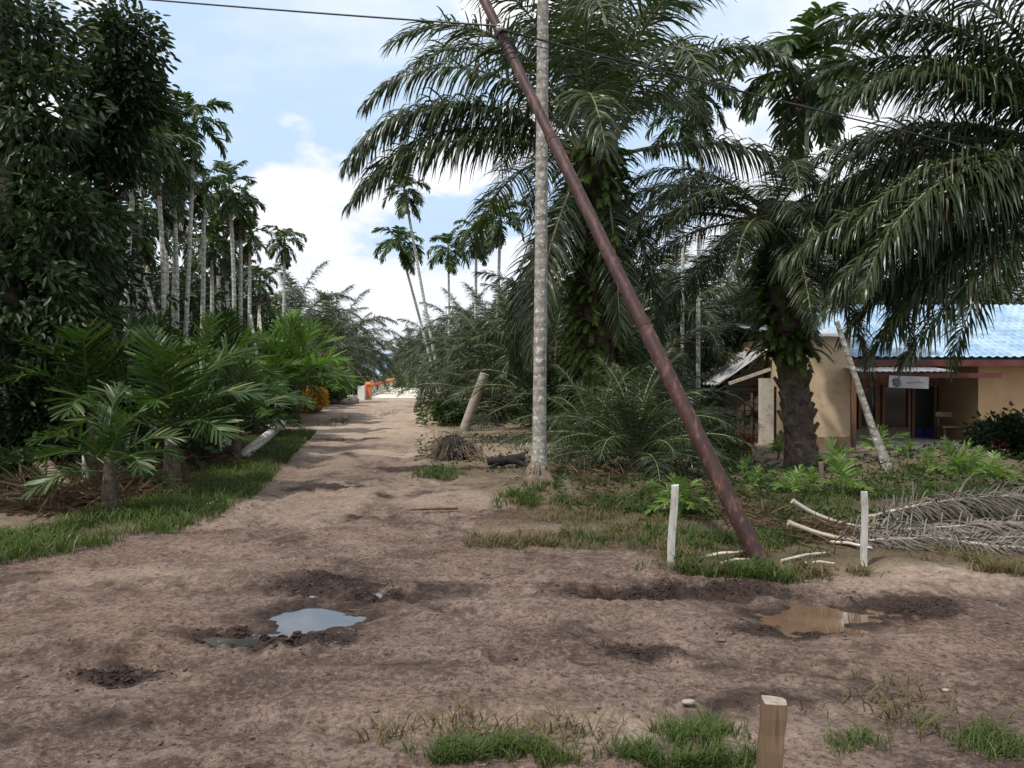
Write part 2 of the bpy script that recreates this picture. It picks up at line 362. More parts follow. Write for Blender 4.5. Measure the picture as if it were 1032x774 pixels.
mud = np.zeros(XX.shape)
for (c, rx, ry) in MUD_AND_SHADE: mud = np.maximum(mud, np.exp(-el(XX, YY, c, rx, ry)*1.1)*.95)  # mud mask, painted tree shadow streaks included
for (c, rx, ry) in ((P1, .52, .50), (P2, .62, .36)): mud = np.maximum(mud, np.exp(-el(XX, YY, c, rx, ry)*.8)*.85)
mud = np.maximum(mud, .28*sm((vn(XX*.5+8, YY*.9+3)-.52)*5))
# dark damp wheel marks that swing round the corner
for (cx, cy, rad, _w) in RUTS:
    d = np.abs(np.hypot(XX-cx, YY-cy)-rad-.35*(vn(XX*.6, YY*.6)-.5))
    mud = np.maximum(mud, .42*np.exp(-(d/.28)**2)*(SD > 0)*(.4+vn(XX*1.7, YY*1.7)))
sand_sun = np.clip(sm((YY-8)/18)*.9, 0, .9)+.5*np.exp(-el(XX, YY, flat(545, 535), .8, .3))+.45*np.exp(-el(XX, YY, flat(940, 574), .8, .3))+.6*np.exp(-el(XX, YY, flat(600, 735), .9, .2))+.5*np.exp(-el(XX, YY, (4.9, 19.0), 2.2, 1.2))  # sunlight on far track and yard painted pale, along with sandy patches
sand_sun = np.clip(sand_sun+.35*sm((vn(XX*.33+60, YY*.8)-.55)*4), 0, .85)
veg = np.clip(.55-.0*XX, 0, 1)*np.ones(XX.shape)*np.clip(.3+1.3*vn(XX*.45, YY*.45), 0, 1)*.8
veg = veg*sm((-SD+.1)/.5)
nx, ny = len(gx), len(gy)
idx = np.arange(nx*ny).reshape(ny, nx)
quads = np.stack([idx[:-1, :-1], idx[:-1, 1:], idx[1:, 1:], idx[1:, :-1]], -1).reshape(-1, 4)
fsd = SD[:-1, :-1].ravel()+SD[1:, 1:].ravel()
Vg = np.stack([XX, YY, ZZ], -1).reshape(-1, 3)
def sheet(name, sel, mat):
    q = quads[sel]; u, inv = np.unique(q, return_inverse=True)
    me = mesh_np(name, Vg[u], [inv.reshape(q.shape)], mat, None, True)
    for nm, arr in (('mud', mud), ('sand_sun', sand_sun), ('veg', veg)):
        at_ = me.attributes.new(nm, 'FLOAT', 'POINT'); at_.data.foreach_set('value', arr.ravel()[u].astype(np.float32))
    o = link(name, me); return tag(o, kind='structure')
sheet('dirt_road', fsd > 0, M['dirt'])
sheet('ground', fsd <= 0, M['soil'])
def puddle(name, c, rx, ry, z, mat, label):
    mb = MB(); n = 40
    mb.add([Vector((c[0]+rx*math.cos(2*PI*k/n), c[1]+ry*math.sin(2*PI*k/n), z)) for k in range(n)], [tuple(range(n))])
    o = tag(mb.build(name, mat), label, kind='structure')
puddle('puddle', P1, .75, .7, -.040, M['clearwater'], 'sky reflecting puddle in the middle of the dirt track')
puddle('puddle', P2, .85, .5, -.036, M['water'], 'muddy orange puddle below the white post and fallen frond')

# ------------------------------------------------------------------ scattered small growth
def blades(name, base, h, w, mat, lean=.45, label=None):
    n = len(base); base = np.asarray(base)
    a = rng.random(n)*2*PI; ln = lean*(.3+rng.random(n)); d = np.stack([np.cos(a)*ln, np.sin(a)*ln, np.ones(n)], -1)
    b2 = a+PI/2+rng.normal(0, .5, n); sd = np.stack([np.cos(b2), np.sin(b2), np.zeros(n)], -1)*(w*.5)[:, None]
    down = np.stack([np.cos(a)*ln*1.3, np.sin(a)*ln*1.3, -.35*ln], -1)
    p0 = base-np.array([0, 0, .01]); p1 = base+d*(h*.45)[:, None]; p2 = base+d*(h*.8)[:, None]+down*(h*.16)[:, None]; p3 = base+d*(h*.95)[:, None]+down*(h*.5)[:, None]
    V = np.stack([p0-sd*.8, p0+sd*.8, p1-sd, p1+sd, p2-sd*.7, p2+sd*.7, p3], 1).reshape(-1, 3)
    k = (np.arange(n)*7)[:, None]
    q = np.concatenate([k+np.array([[0, 1, 3, 2]]), k+np.array([[2, 3, 5, 4]])]); t = k+np.array([[4, 5, 6]])
    o = link(name, mesh_np(name, V, [q, t], mat)); return tag(o, label, kind='stuff')
def onground(x, y): return np.stack([x, y, H(x, y)], -1)
def ellipse_pts(px, py, rx, ry, n, clump=0):          # photo ellipse -> points on ground around that place
    c = G(px, py); sx = rx*c.y/F; f = G(px, py-ry); b = G(px, py+ry); sy = max(.05, (f.y-b.y)/2)
    r = np.sqrt(rng.random(n)); a = rng.random(n)*2*PI
    x = c.x+sx*r*np.cos(a); y = c.y+sy*r*np.sin(a)
    keep = rng.random(n) < (.6*vn(x*5+clump, y*5)+.4*vn(x*14, y*14+clump)-.22-.40*r)*3.2
    return x[keep], y[keep]
# left verge: strip along the road edge
def strip(pts, w0, w1, n):
    P = [G(*p) for p in pts]; seg = [(P[i+1]-P[i]).length for i in range(len(P)-1)]; tot = sum(seg)
    cs = np.concatenate([[0], np.cumsum(seg)]); t = rng.random(n)*tot
    px = np.interp(t, cs, [p.x for p in P]); py = np.interp(t, cs, [p.y for p in P])
    j = np.clip(np.searchsorted(cs, t)-1, 0, len(seg)-1)
    dx = np.array([P[i+1].x-P[i].x for i in range(len(seg))])[j]; dy = np.array([P[i+1].y-P[i].y for i in range(len(seg))])[j]; L = np.hypot(dx, dy)
    o = w0+(w1-w0)*rng.random(n)
    return px-dy/L*o, py+dx/L*o
x, y = strip([(-60, 568), (0, 559), (70, 552), (130, 540), (180, 522), (222, 503), (245, 486), (262, 470), (284, 452), (303, 436)], -.40, 1.05, 36000)
k = rng.random(len(x)) < (vn(x*2.2, y*2.2)+.5*vn(x*7, y*7)-.42)*2.2; x, y = x[k], y[k]
blades('verge_grass', onground(x, y), rng.uniform(.05, .19, len(x)), rng.uniform(.006, .013, len(x)), M['grass'], .7, 'green grass verge along the shaded edge of the dirt track')
X, Y = [], []
for e in ((450, 764, 60, 12, 2600), (520, 758, 50, 10, 1800), (470, 762, 85, 10, 2600), (690, 745, 70, 34, 5200), (640, 765, 40, 14, 1500), (870, 745, 40, 18, 900), (985, 750, 50, 26, 1700), (845, 765, 60, 14, 700), (560, 772, 60, 8, 700), (735, 770, 60, 14, 1500)):
    x, y = ellipse_pts(*e); X.append(x); Y.append(y)
x, y = np.concatenate(X), np.concatenate(Y)
blades('near_grass', onground(x, y), rng.uniform(.015, .085, len(x)), rng.uniform(.0028, .006, len(x)), M['grass'], .75, 'clumps of green grass in the dirt at the near edge')
X, Y = [], []
for e in ((525, 550, 62, 12, 4200), (640, 535, 70, 16, 3500), (735, 572, 80, 12, 4200), (680, 560, 30, 14, 1500), (830, 578, 60, 8, 2200), (1010, 572, 40, 9, 2400), (600, 520, 90, 16, 3500), (575, 505, 80, 8, 2500),
          (545, 745, 200, 26, 1300), (900, 720, 120, 40, 700), (960, 560, 60, 10, 900)):
    x, y = ellipse_pts(*e); X.append(x); Y.append(y)
x, y = np.concatenate(X), np.concatenate(Y)
blades('dry_grass', onground(x, y), rng.uniform(.03, .12, len(x)), rng.uniform(.005, .010, len(x)), M['drygrass'], .9, 'brownish dry grass along the edge of the yard')
X, Y = [], []
for e in ((610, 545, 60, 14, 900), (700, 575, 60, 8, 900), (655, 500, 60, 14, 1600), (820, 520, 80, 16, 3000), (950, 500, 90, 14, 3600), (700, 520, 60, 16, 2600), (770, 545, 70, 16, 2600), (530, 505, 50, 12, 3500), (440, 478, 30, 8, 2200), (760, 580, 60, 8, 1800), (570, 460, 60, 12, 3000), (520, 445, 70, 8, 3200), (700, 545, 60, 16, 2400), (780, 500, 90, 14, 3000), (870, 500, 120, 16, 4200), (930, 478, 80, 12, 3500),
          (730, 470, 80, 12, 2500), (640, 510, 80, 12, 2200), (390, 418, 12, 4, 600), (470, 430, 40, 6, 1800), (340, 425, 14, 6, 900), (600, 440, 80, 8, 2500), (990, 500, 60, 12, 1800)):
    x, y = ellipse_pts(*e, clump=9); X.append(x); Y.append(y)
x, y = np.concatenate(X), np.concatenate(Y)
blades('yard_grass', onground(x, y), rng.uniform(.04, .16, len(x)), rng.uniform(.006, .013, len(x)), M['grass'], .8, 'short green grass in patches across the yard')
# clods and small stones on the track, twigs
def clods(name, x, y, r, mat, label):
    n = len(x); ico = np.array([(0, 0, 1), (.89, 0, .45), (.28, .85, .45), (-.72, .53, .45), (-.72, -.53, .45), (.28, -.85, .45), (.72, .53, -.3), (-.28, .85, -.3), (-.89, 0, -.3), (-.28, -.85, -.3), (.72, -.53, -.3)])
    fc = np.array([(0, 1, 2), (0, 2, 3), (0, 3, 4), (0, 4, 5), (0, 5, 1), (1, 6, 2), (2, 7, 3), (3, 8, 4), (4, 9, 5), (5, 10, 1), (6, 7, 2), (7, 8, 3), (8, 9, 4), (9, 10, 5), (10, 6, 1)])
    sc = r[:, None, None]*np.stack([rng.uniform(.7, 1.4, n), rng.uniform(.7, 1.4, n), rng.uniform(.35, .8, n)], -1)[:, None, :]
    V = ico[None]*sc*rng.uniform(.75, 1.25, (n, 11, 1))+onground(x, y)[:, None, :]
    Fc = (np.arange(n)*11)[:, None, None]+fc[None]
    return tag(link(name, mesh_np(name, V.reshape(-1, 3), [Fc.reshape(-1, 3)], mat)), label, kind='stuff')
n = 16000
x = rng.uniform(-6, 6, n); y = 2.8+rng.random(n)**1.6*9
k = vn(x*1.2+3, y*1.2)+.5*vn(x*4, y*4) > .72; x, y = x[k], y[k]
clods('clods', x, y, rng.lognormal(-5.25, .55, len(x)).clip(.002, .022), M['dirt'], 'small clods and grit lying on the dirt track')
X, Y = [], []
for (c, rx, ry) in MUD_AND_SHADE[:10]:
    nn = 1500; a = rng.random(nn)*2*PI; rr = np.abs(rng.normal(0, .42, nn))
    X.append(c[0]+rx*rr*np.cos(a)); Y.append(c[1]+ry*rr*np.sin(a))
x, y = np.concatenate(X), np.concatenate(Y)
k = (np.hypot((x-P1[0])/.42, (y-P1[1])/.42) > 1) & (np.hypot((x-P2[0])/.55, (y-P2[1])/.35) > 1); x, y = x[k], y[k]
M['mudclod'] = rough_mat('dark_mud_clod', (.018, .012, .010), (.055, .038, .031), 20, .8, .12, .5, 60)
clods('mud_clods', x, y, rng.lognormal(-5.3, .5, len(x)).clip(.002, .017), M['mudclod'], 'dark crumbly mud clods churned up around the puddles')
def twigs(name, x, y, L, rad, mat, label):
    n = len(x); a = rng.random(n)*PI; b = rng.normal(0, .06, n); z = H(x, y)+rad*.6
    d = np.stack([np.cos(a), np.sin(a), b], -1)*(L/2)[:, None]; s = np.stack([-np.sin(a), np.cos(a), 0*a], -1)*rad[:, None]; u = np.zeros((n, 3)); u[:, 2] = rad
    c = np.stack([x, y, z], -1); bend = s*rng.normal(0, 4, (n, 1))
    V = np.stack([c-d-s*.6, c-d+u*.6, c-d+s*.6, c+bend-s, c+bend+u, c+bend+s, c+d-s*.4, c+d+u*.4, c+d+s*.4], 1).reshape(-1, 3)
    k = (np.arange(n)*9)[:, None]
    q = np.concatenate([k+np.array([r]) for r in ((0, 1, 4, 3), (1, 2, 5, 4), (3, 4, 7, 6), (4, 5, 8, 7))])
    return tag(link(name, mesh_np(name, V, [q], mat)), label, kind='stuff')
n = 900; x = rng.uniform(-5, 6, n); y = 2.9+rng.random(n)**1.5*8; k = vn(x*.9, y*.9+3) > .42; x, y = x[k], y[k]
twigs('twigs', x, y, rng.uniform(.03, .16, len(x)), rng.uniform(.0015, .004, len(x)), M['stick'], 'thin dry twigs strewn over the dirt')

# ------------------------------------------------------------------ palm fronds
UP = Vector((0, 0, 1))
def leaf_strip(mb, p, d, tr, length, w, sag, nseg, rnd, tip, m, twist, zmin=None):
    pts = [p]; dirs = []
    q = p.copy(); dd = d.copy()
    for k in range(nseg):
        dd = (d + Vector((0, 0, -1))*sag*((k+.3)/nseg)**1.3).normalized()
        q = q+dd*(length/nseg)
        if zmin is not None and q.z < zmin: q.z = zmin+rnd.random()*.02
        pts.append(q); dirs.append(dd)
    dirs.append(dd)
    vs = []
    prof = [.55]+[1.0 if k < nseg*.55 else 1-(1-tip)*((k/nseg-.55)/.45) for k in range(1, nseg+1)]
    for k in range(nseg+1):
        wv = tr-dirs[k]*tr.dot(dirs[k])
        if wv.length < 1e-3: wv = UP.cross(dirs[k])
        wv = Matrix.Rotation(twist, 3, dirs[k]) @ wv.normalized()
        vs += [pts[k]-wv*(w*.5*prof[k]), pts[k]+wv*(w*.5*prof[k])]
    mb.add(vs, [(2*k, 2*k+1, 2*k+3, 2*k+2) for k in range(nseg)], m)
def arc(L, elev, droop, n=22, side=0., power=1.6):
    p = Vector((0, 0, 0)); out = [p.copy()]; ya = 0
    for i in range(n):
        t = (i+.5)/n; a = R(elev-droop*t**power); ya = R(side)*t
        p = p+Vector((math.cos(a)*math.cos(ya), math.cos(a)*math.sin(ya), math.sin(a)))*(L/n); out.append(p.copy())
    return out
def pinnate(mb, path, r0, t0, npair, llen, lw, ang=(30, 60), sag=1.0, plum=.3, rnd=random, nseg=3, tip=.12, m=(0, 1), lenprof=None, zmin=None, miss=0., rootang=None):
    n = len(path)-1
    mb.tube(path, [r0*(1-.88*i/n)*(1.6 if i == 0 else 1) for i in range(n+1)], 5, m[0], True, True)
    side0 = None
    for i in range(npair):
        u = (i+.5)/npair; t = t0+(1-t0)*u
        f = t*n; k = min(int(f), n-1); p = path[k].lerp(path[k+1], f-k); T = (path[k+1]-path[k]).normalized()
        S = T.cross(UP)
        if S.length < .12: S = side0 or Vector((0, -1, 0))
        S.normalize(); side0 = S
        N = S.cross(T).normalized()
        pr = lenprof(u) if lenprof else (min(1, .35+u*2.6) if u < .25 else 1)*(1-.62*max(0, (u-.45)/.55)**1.5)
        al = R(ang[0]+(ang[1]-ang[0])*u)
        for sg in (-1, 1):
            if rnd.random() < miss: continue
            b = rnd.gauss(.12, plum)
            d = (S*sg*math.cos(al)+T*math.sin(al)+N*b*math.cos(al)+Vector((rnd.gauss(0, .05), rnd.gauss(0, .05), rnd.gauss(0, .05)))).normalized()
            leaf_strip(mb, p, d, T, llen*pr*rnd.uniform(.85, 1.1), lw*(.75+.25*pr)*rnd.uniform(.8, 1.15), sag*rnd.uniform(.6, 1.4), nseg, rnd, tip, m[1], rnd.gauss(0, .5), zmin)
    # end leaflets
    T = (path[-1]-path[-2]).normalized()
    for _ in range(3):
        d = (T+Vector((rnd.gauss(0, .2), rnd.gauss(0, .2), rnd.gauss(0, .2)))).normalized()
        leaf_strip(mb, path[-1], d, Vector((0, 1, 0)), llen*.4, lw*.7, sag, nseg, rnd, tip, m[1], 0, zmin)
def oil_frond(name, elev, droop, seed, L=6., pairs=122, sag=1.5, mats=None, power=1.5, side=0, miss=.02, llen=1.1):
    r = random.Random(seed); mb = MB()
    pinnate(mb, arc(L, elev, droop, 22, side, power), .050, .13, pairs, llen*L/6, .044*L/6, (16, 55), sag, .42, r, 4, .1, (0, 1), None, None, miss)
    return mb.mesh(name, mats or [M['rachis'], M['oil']])
OILF = {}
for e, dr in ((86, 45), (74, 70), (60, 85), (46, 88), (32, 85), (18, 75), (2, 65), (-20, 50), (-48, 34), (-72, 16)):
    OILF[e] = [oil_frond('oil_frond', e, dr+8*k, e*7+k, side=(-14, 16)[k], sag=1.2+.4*k, mats=[M['rachisold'], M['oilold']] if e < -30 else None) for k in range(2)]
OILY = {}    # young, ground-level oil palms: stiffer and shorter
for e, dr in ((82, 50), (64, 70), (46, 75), (28, 62), (10, 40)):
    OILY[e] = [oil_frond('young_oil_frond', e, dr, e*11+k, 3.2, 62, .8, side=(-10, 12)[k], power=1.8, llen=1.25) for k in range(2)]
def areca_frond(name, elev, droop, seed, L=1.9, pairs=24, mat='areca', lw=.085, llen=.62, sag=.7):
    r = random.Random(seed); mb = MB()
    lp = lambda u: (.6+.4*min(1, u*4))*(1-.5*max(0, (u-.6)/.4))
    pinnate(mb, arc(L, elev, droop, 14, r.uniform(-12, 12), 1.5), .022*L/1.9, .14, pairs, llen, lw, (24, 58), sag, .28, r, 3, .45, (0, 1), lp)
    return mb.mesh(name, [M['crownshaft'], M[mat]])
ARF = {e: [areca_frond('areca_frond', e, dr, e*5+k, pairs=30, lw=.095, llen=.70, sag=.8+.5*k) for k in range(2)] for e, dr in ((84, 60), (62, 95), (42, 110), (20, 105), (-8, 75), (-45, 38))}
YOF = {e: [areca_frond('young_frond', e, dr, e*9+k, 1.7, 27, 'young', .050, .62, .25) for k in range(2)] for e, dr in ((86, 25), (70, 55), (52, 70), (34, 70), (12, 55))}
YOF_SUNLIT = {e: [areca_frond('young_frond', e, dr, e*9+k+3, 1.7, 27, 'sunlit', .055, .62, .3) for k in range(2)] for e, dr in ((86, 25), (70, 55), (52, 70), (34, 70), (12, 55))}
SEF = {e: [areca_frond('seedling_frond', e, dr, e*13+k, .75, 8, 'bright', .06, .34, .35) for k in range(2)] for e, dr in ((85, 25), (66, 60), (45, 75), (24, 60))}
def pick(D, e, r):
    k = min(D, key=lambda q: abs(q-e)); return r.choice(D[k])
def root_z(x, y): return gz(x, y)

def trunk_path(b, t, bow=0.0, n=12, r=random):
    b, t = Vector(b), Vector(t); ax = r.uniform(0, 2*PI)
    return [b.lerp(t, i/n)+Vector((math.cos(ax), math.sin(ax), 0))*bow*math.sin(PI*i/n) for i in range(n+1)]
def stub_trunk(b, t, r0, r1, bow=0, seed=0):       # oil palm trunk with spiralling leaf-base stubs
    r = random.Random(seed); mb = MB()
    P = trunk_path(b, t, bow, 14, r); H_ = (Vector(t)-Vector(b)).length
    mb.tube([P[0]-Vector((0, 0, .3))]+P, [r0*1.35]+[r0*1.25 if i == 0 else r0+(r1-r0)*i/14 for i in range(15)], 14, 0, True, True, .05)
    n = int(H_*17)
    for i in range(n):
        f = (i+.5)/n*14; k = min(int(f), 13); p = P[k].lerp(P[k+1], f-k); rad = r0+(r1-r0)*f/14
        a = i*2.39996; o = Vector((math.cos(a), math.sin(a), 0)); sd = Vector((-math.sin(a), math.cos(a), 0))
        l = r.uniform(.12, .3)*(r0/.4); w = r.uniform(.08, .13)*(r0/.4); q = p+o*(rad-.03)
        e = q+o*l*.65+UP*l*.9
        mb.add([q-sd*w-UP*.05, q+sd*w-UP*.05, q+sd*w*.8+UP*.14, q-sd*w*.8+UP*.14, e-sd*w*.5, e+sd*w*.5, e+sd*w*.35+UP*.05-o*.05, e-sd*w*.35+UP*.05-o*.05],
               [(0, 1, 5, 4), (1, 2, 6, 5), (2, 3, 7, 6), (3, 0, 4, 7), (4, 5, 6, 7)], 0)
    return mb
def fern_cover(P0, P1, rad, n, seed, l=(.35, .75), h=(0., 1.)):
    r = random.Random(seed); mb = MB(); P0, P1 = Vector(P0), Vector(P1)
    for i in range(n):
        c = P0.lerp(P1, r.uniform(*h)); a = r.uniform(0, 2*PI); o = Vector((math.cos(a), math.sin(a), 0)); L = r.uniform(*l)
        d0 = (o*r.uniform(.5, 1.2)+UP*r.uniform(-.1, 1.0)+Vector((r.gauss(0, .4), r.gauss(0, .4), 0))).normalized()
        pts = [c+o*rad*.85]; nn = 6
        for k in range(nn):
            dd = (d0-UP*(k/nn)*1.9).normalized(); pts.append(pts[-1]+dd*L/nn)
        for k in range(1, nn+1):
            T = (pts[k]-pts[k-1]).normalized(); S_ = T.cross(UP)
            if S_.length < .05: S_ = Vector((-o.y, o.x, 0))
            S_.normalize(); w = L*.17*(1-.75*(k-1)/nn)
            for sg in (-1, 1):
                e = pts[k]+S_*sg*w+T*w*.5-UP*w*.3
                mb.add([pts[k-1].lerp(pts[k], .15), pts[k-1].lerp(pts[k], .95), e+T*.012, e-T*.03], [(0, 1, 2, 3)], 0)
                e2 = pts[k-1].lerp(pts[k], .5)+S_*sg*w*1.1+T*w*.45-UP*w*.3
                mb.add([pts[k-1].lerp(pts[k], .0), pts[k-1].lerp(pts[k], .5), e2+T*.012, e2-T*.02], [(0, 1, 2, 3)], 0)
    return mb
NFROND = [0]
def oil_palm(base, h, label, seed, L=6., nf=34, emin=-30, r0=.38, top=None, extra=(), fern=0, group='oil palms around the track', skip=None, bow=0, dead=0, azoff=0, fern_h=(.1, 1.)):
    r = random.Random(seed); base = Vector(base)
    root = empty('oil_palm', base, label, 'palm tree', group)
    t = Vector(top) if top is not None else base+Vector((r.uniform(-.03, .03)*h, r.uniform(-.03, .03)*h, h))
    tb = stub_trunk(base, t, r0, r0*.86, bow, seed); tb.blob(t+UP*.15, (r0*1.1, r0*1.1, r0*1.3), 0)
    tb.build('trunk', M['oiltrunk'], root)
    if fern: fern_cover(base, t, r0, fern, seed+1, (.4, .95), fern_h).build('fern', M['fern'], root)
    o = t-base
    for i in range(nf):
        f = i/max(1, nf-1); e = 88-(88-emin)*f**.85+r.uniform(-5, 5)
        az = i*137.508+azoff+r.uniform(-9, 9)
        if skip and skip(az % 360, e): continue
        off = Vector((math.cos(R(az)), math.sin(R(az)), 0))*r0*.75*min(1, f*1.5)+UP*(.45-.55*f)*min(1, h/2)
        link('frond', pick(OILF, e, r), root, o+off, (r.uniform(-.12, .12), 0, R(az)), L/6*r.uniform(.88, 1.08))
    for i in range(dead):
        az = r.uniform(0, 360); off = Vector((math.cos(R(az)), math.sin(R(az)), 0))*r0*.9-UP*.25
        link('frond', r.choice(OILF[-72] if i % 2 else OILF[-48]), root, o+off, (0, 0, R(az)), L/6*r.uniform(.75, .95))
    for j, (az, e, dr, LL, sg, pw) in enumerate(extra):
        me = oil_frond('oil_frond', e, dr, seed*31+j, LL, 150, sg, power=pw, side=r.uniform(-6, 6), llen=1.15)
        off = Vector((math.cos(R(az)), math.sin(R(az)), 0))*r0*.7
        link('frond', me, root, o+off, (0, 0, R(az)))
    return root
def young_oil(base, label, seed, L=3.2, nf=20, D=None, group='trunkless young oil palms', name='young_oil_palm', emin=6, h=.25):
    r = random.Random(seed); base = Vector(base); root = empty(name, base, label, 'palm tree', group)
    mb = MB(); mb.tube([base-UP*.1, base+UP*h*.6, base+UP*(h+.1)], [.24*L/3.2, .21*L/3.2, .1*L/3.2], 9, 0, True, True, .1); mb.build('trunk', M['oiltrunk'], root)
    for i in range(nf):
        f = i/(nf-1); e = 86-(86-emin)*f+r.uniform(-6, 6); az = i*137.5+r.uniform(-12, 12)
        link('frond', pick(D or OILY, e, r), root, (0, 0, h+.05), (r.uniform(-.1, .1), 0, R(az)), L/3.2*r.uniform(.85, 1.1))
    return root
def areca(base, top, label, seed, rad=.075, sc=1., nf=9, fruit=True, bow=.08, mat='arecatrunk', group='betel palms', emin=-30, crown=True, hang=2, cat='palm tree', shaft=True):
    r = random.Random(seed); base, top = Vector(base), Vector(top)
    root = empty('betel_palm', base, label, cat, group); sc *= .66
    P = trunk_path(base-UP*.1, top, bow, 12, r); mb = MB()
    mb.tube(P, [rad*1.45]+[rad*(1.1-.3*i/12) for i in range(1, 13)], 10, 0, True, True, .02)
    mb.build('trunk', M[mat], root)
    if not crown: return root
    ax = (P[-1]-P[-2]).normalized(); o = top-base
    if shaft:
        mb = MB(); mb.tube([top-ax*.02, top+ax*.18, top+ax*.5, top+ax*.8], [rad*.8, rad*1.25, rad*1.0, rad*.45], 9); mb.build('crownshaft', M['crownshaft'], root)
    for i in range(nf):
        f = i/(nf-1); e = 74-(74-emin)*f+r.uniform(-9, 9); az = i*137.5+r.uniform(-15, 15)+seed*40
        link('frond', pick(ARF, e, r), root, o+ax*(.78-.25*f), (r.uniform(-.15, .15), 0, R(az)), sc*r.uniform(.88, 1.1))
    for i in range(hang):
        link('frond', r.choice(ARF[-45]), root, o+ax*.35, (0, 0, r.uniform(0, 2*PI)), sc*r.uniform(.75, .95))
    if fruit:
        for b in range(r.choice((2, 3))):
            mb = MB(); a = r.uniform(0, 2*PI); c0 = top-ax*.05; od = Vector((math.cos(a), math.sin(a), 0))
            for k in range(26):
                e = c0+od*r.uniform(.1, .34)-UP*r.uniform(.05, .45)+Vector((r.gauss(0, .08), r.gauss(0, .08), 0))
                if k < 9: mb.tube([c0, c0.lerp(e, .5)+UP*.08, e], .008, 4)
                mb.blob(e, (.028, .028, .042), 0, 5, 4, .1)
            mb.build('fruit_bunch', M['fruit'], root)
    return root
def clump(name, base, label, seed, D, n, sc, emin=10, group=None, h=.2, stem='crownshaft', cat='young palm', sr=.05, bare=None):
    r = random.Random(seed); base = Vector(base); root = empty(name, base, label, cat, group)
    sc *= .6 if D is YOF else .72 if D is YOF_SUNLIT else .5
    if D is YOF and emin < 25 and seed > 1: emin = 30
    mb = MB(); mb.tube([base-UP*.08, base+UP*h*.5, base+UP*(h+.12)], [sr*1.3, sr, sr*.6], 8, 0, True, True, .08); mb.build('stem', M[stem], root)
    for i in range(n):
        f = i/max(1, n-1); e = 87-(87-emin)*f+r.uniform(-7, 7); az = i*137.5+r.uniform(-20, 20)+seed*57
        link('frond', pick(D, e, r), root, (0, 0, h*(1-.25*f)), (r.uniform(-.25, .25), 0, R(az)), sc*r.uniform(.85, 1.12))
    return root

# ------------------------------------------------------------------ broad-leaved trees and shrubs
def leaves_mesh(name, C, Dr, length, width, mat, fold=.25):
    """C centres (n,3), Dr directions (n,3): folded six-point leaves"""
    n = len(C); Dr = Dr/np.linalg.norm(Dr, axis=1, keepdims=True)
    rv = rng.normal(size=(n, 3)); rv[:, 2] *= .6; S_ = np.cross(Dr, rv); S_ /= np.linalg.norm(S_, axis=1, keepdims=True)+1e-9
    N_ = np.cross(S_, Dr); l = (length*rng.uniform(.7, 1.2, n))[:, None]; w = (width*rng.uniform(.75, 1.2, n))[:, None]
    up = N_*w*fold; sag = np.array([0, 0, -1])*l*.12
    b = C; t = C+Dr*l+sag; m = lambda f, s, k: C+Dr*l*f+S_*s*w*k+up*abs(k)+sag*f*f
    V = np.stack([b, m(.3, 1, .45), m(.68, 1, .38), t, m(.68, -1, .38), m(.3, -1, .45)], 1).reshape(-1, 3)
    k = (np.arange(n)*6)[:, None]
    q = np.concatenate([k+np.array([[0, 1, 2, 3]]), k+np.array([[0, 3, 4, 5]])])
    return mesh_np(name, V, [q], mat)
def cluster_leaves(cent, out, per, spread, droop=.45, rad=1.0):
    n = len(cent); c = np.repeat(cent, per, 0); o = np.repeat(out, per, 0)
    off = rng.normal(size=(n*per, 3)); off /= np.linalg.norm(off, axis=1, keepdims=True); off *= (spread*rng.random(n*per)**.5)[:, None]
    off[:, 2] *= .6
    d = off/spread*.9+o*.5+np.array([0, 0, -droop])+rng.normal(size=off.shape)*.35
    return c+off, d
def blob_points(blobs, n, shell=.55):
    w = np.array([b[1][0]*b[1][1]*b[1][2] for b in blobs])**.75; w /= w.sum()
    P, O = [], []
    for (c, r), k in zip(blobs, rng.multinomial(n, w)):
        d = rng.normal(size=(k, 3)); d /= np.linalg.norm(d, axis=1, keepdims=True)
        rr = shell+(1-shell)*rng.random(k)**.7; rr *= .82+.36*rng.random(k)
        P.append(np.array(c)+d*np.array(r)*rr[:, None]); O.append(d)
    return np.concatenate(P), np.concatenate(O)
def broad_tree(base, blobs, nclus, per, label, llen=.17, lw=.062, mat='broad', r0=.22, spread=.36, name='broadleaf_tree', group='broad-leaved trees', limbs=26, seed=1):
    base = Vector(base); root = empty(name, base, label, 'tree', group)
    P, O = blob_points(blobs, nclus)
    r = random.Random(seed)
    c0 = np.mean([np.array(b[0]) for b in blobs], 0); top = Vector((float(c0[0]), float(c0[1]), float(max(b[0][2] for b in blobs))))
    mb = MB(); fork = base.lerp(Vector((top.x, top.y, base.z+(top.z-base.z)*.45)), 1)
    trunk = [base-UP*.2, base+UP*.3, base.lerp(fork, .5)+Vector((r.gauss(0, .1), r.gauss(0, .1), 0)), fork]
    mb.tube(trunk, [r0*1.4, r0, r0*.85, r0*.7], 10, 0, True, True, .05)
    mb.tube([fork, fork.lerp(top, .5)+Vector((r.gauss(0, .2), r.gauss(0, .2), 0)), top], [r0*.68, r0*.4, r0*.1], 8)
    for i in r.sample(range(len(P)), min(limbs, len(P))):
        e = Vector(P[i]); s = trunk[1].lerp(top, min(.9, max(.25, (e.z-base.z)/(top.z-base.z+1e-6)*.75)))
        mid = s.lerp(e, .55)+UP*r.uniform(-.1, .3)+Vector((r.gauss(0, .15), r.gauss(0, .15), 0))
        mb.tube([s, mid, e], [r0*.32, r0*.18, .012], 6)
    mb.build('trunk', M['bark'], root)
    C, D = cluster_leaves(P, O, per, spread)
    me = leaves_mesh('crown', C-np.array(base), D, llen, lw, M[mat]); link('crown', me, root)
    return root
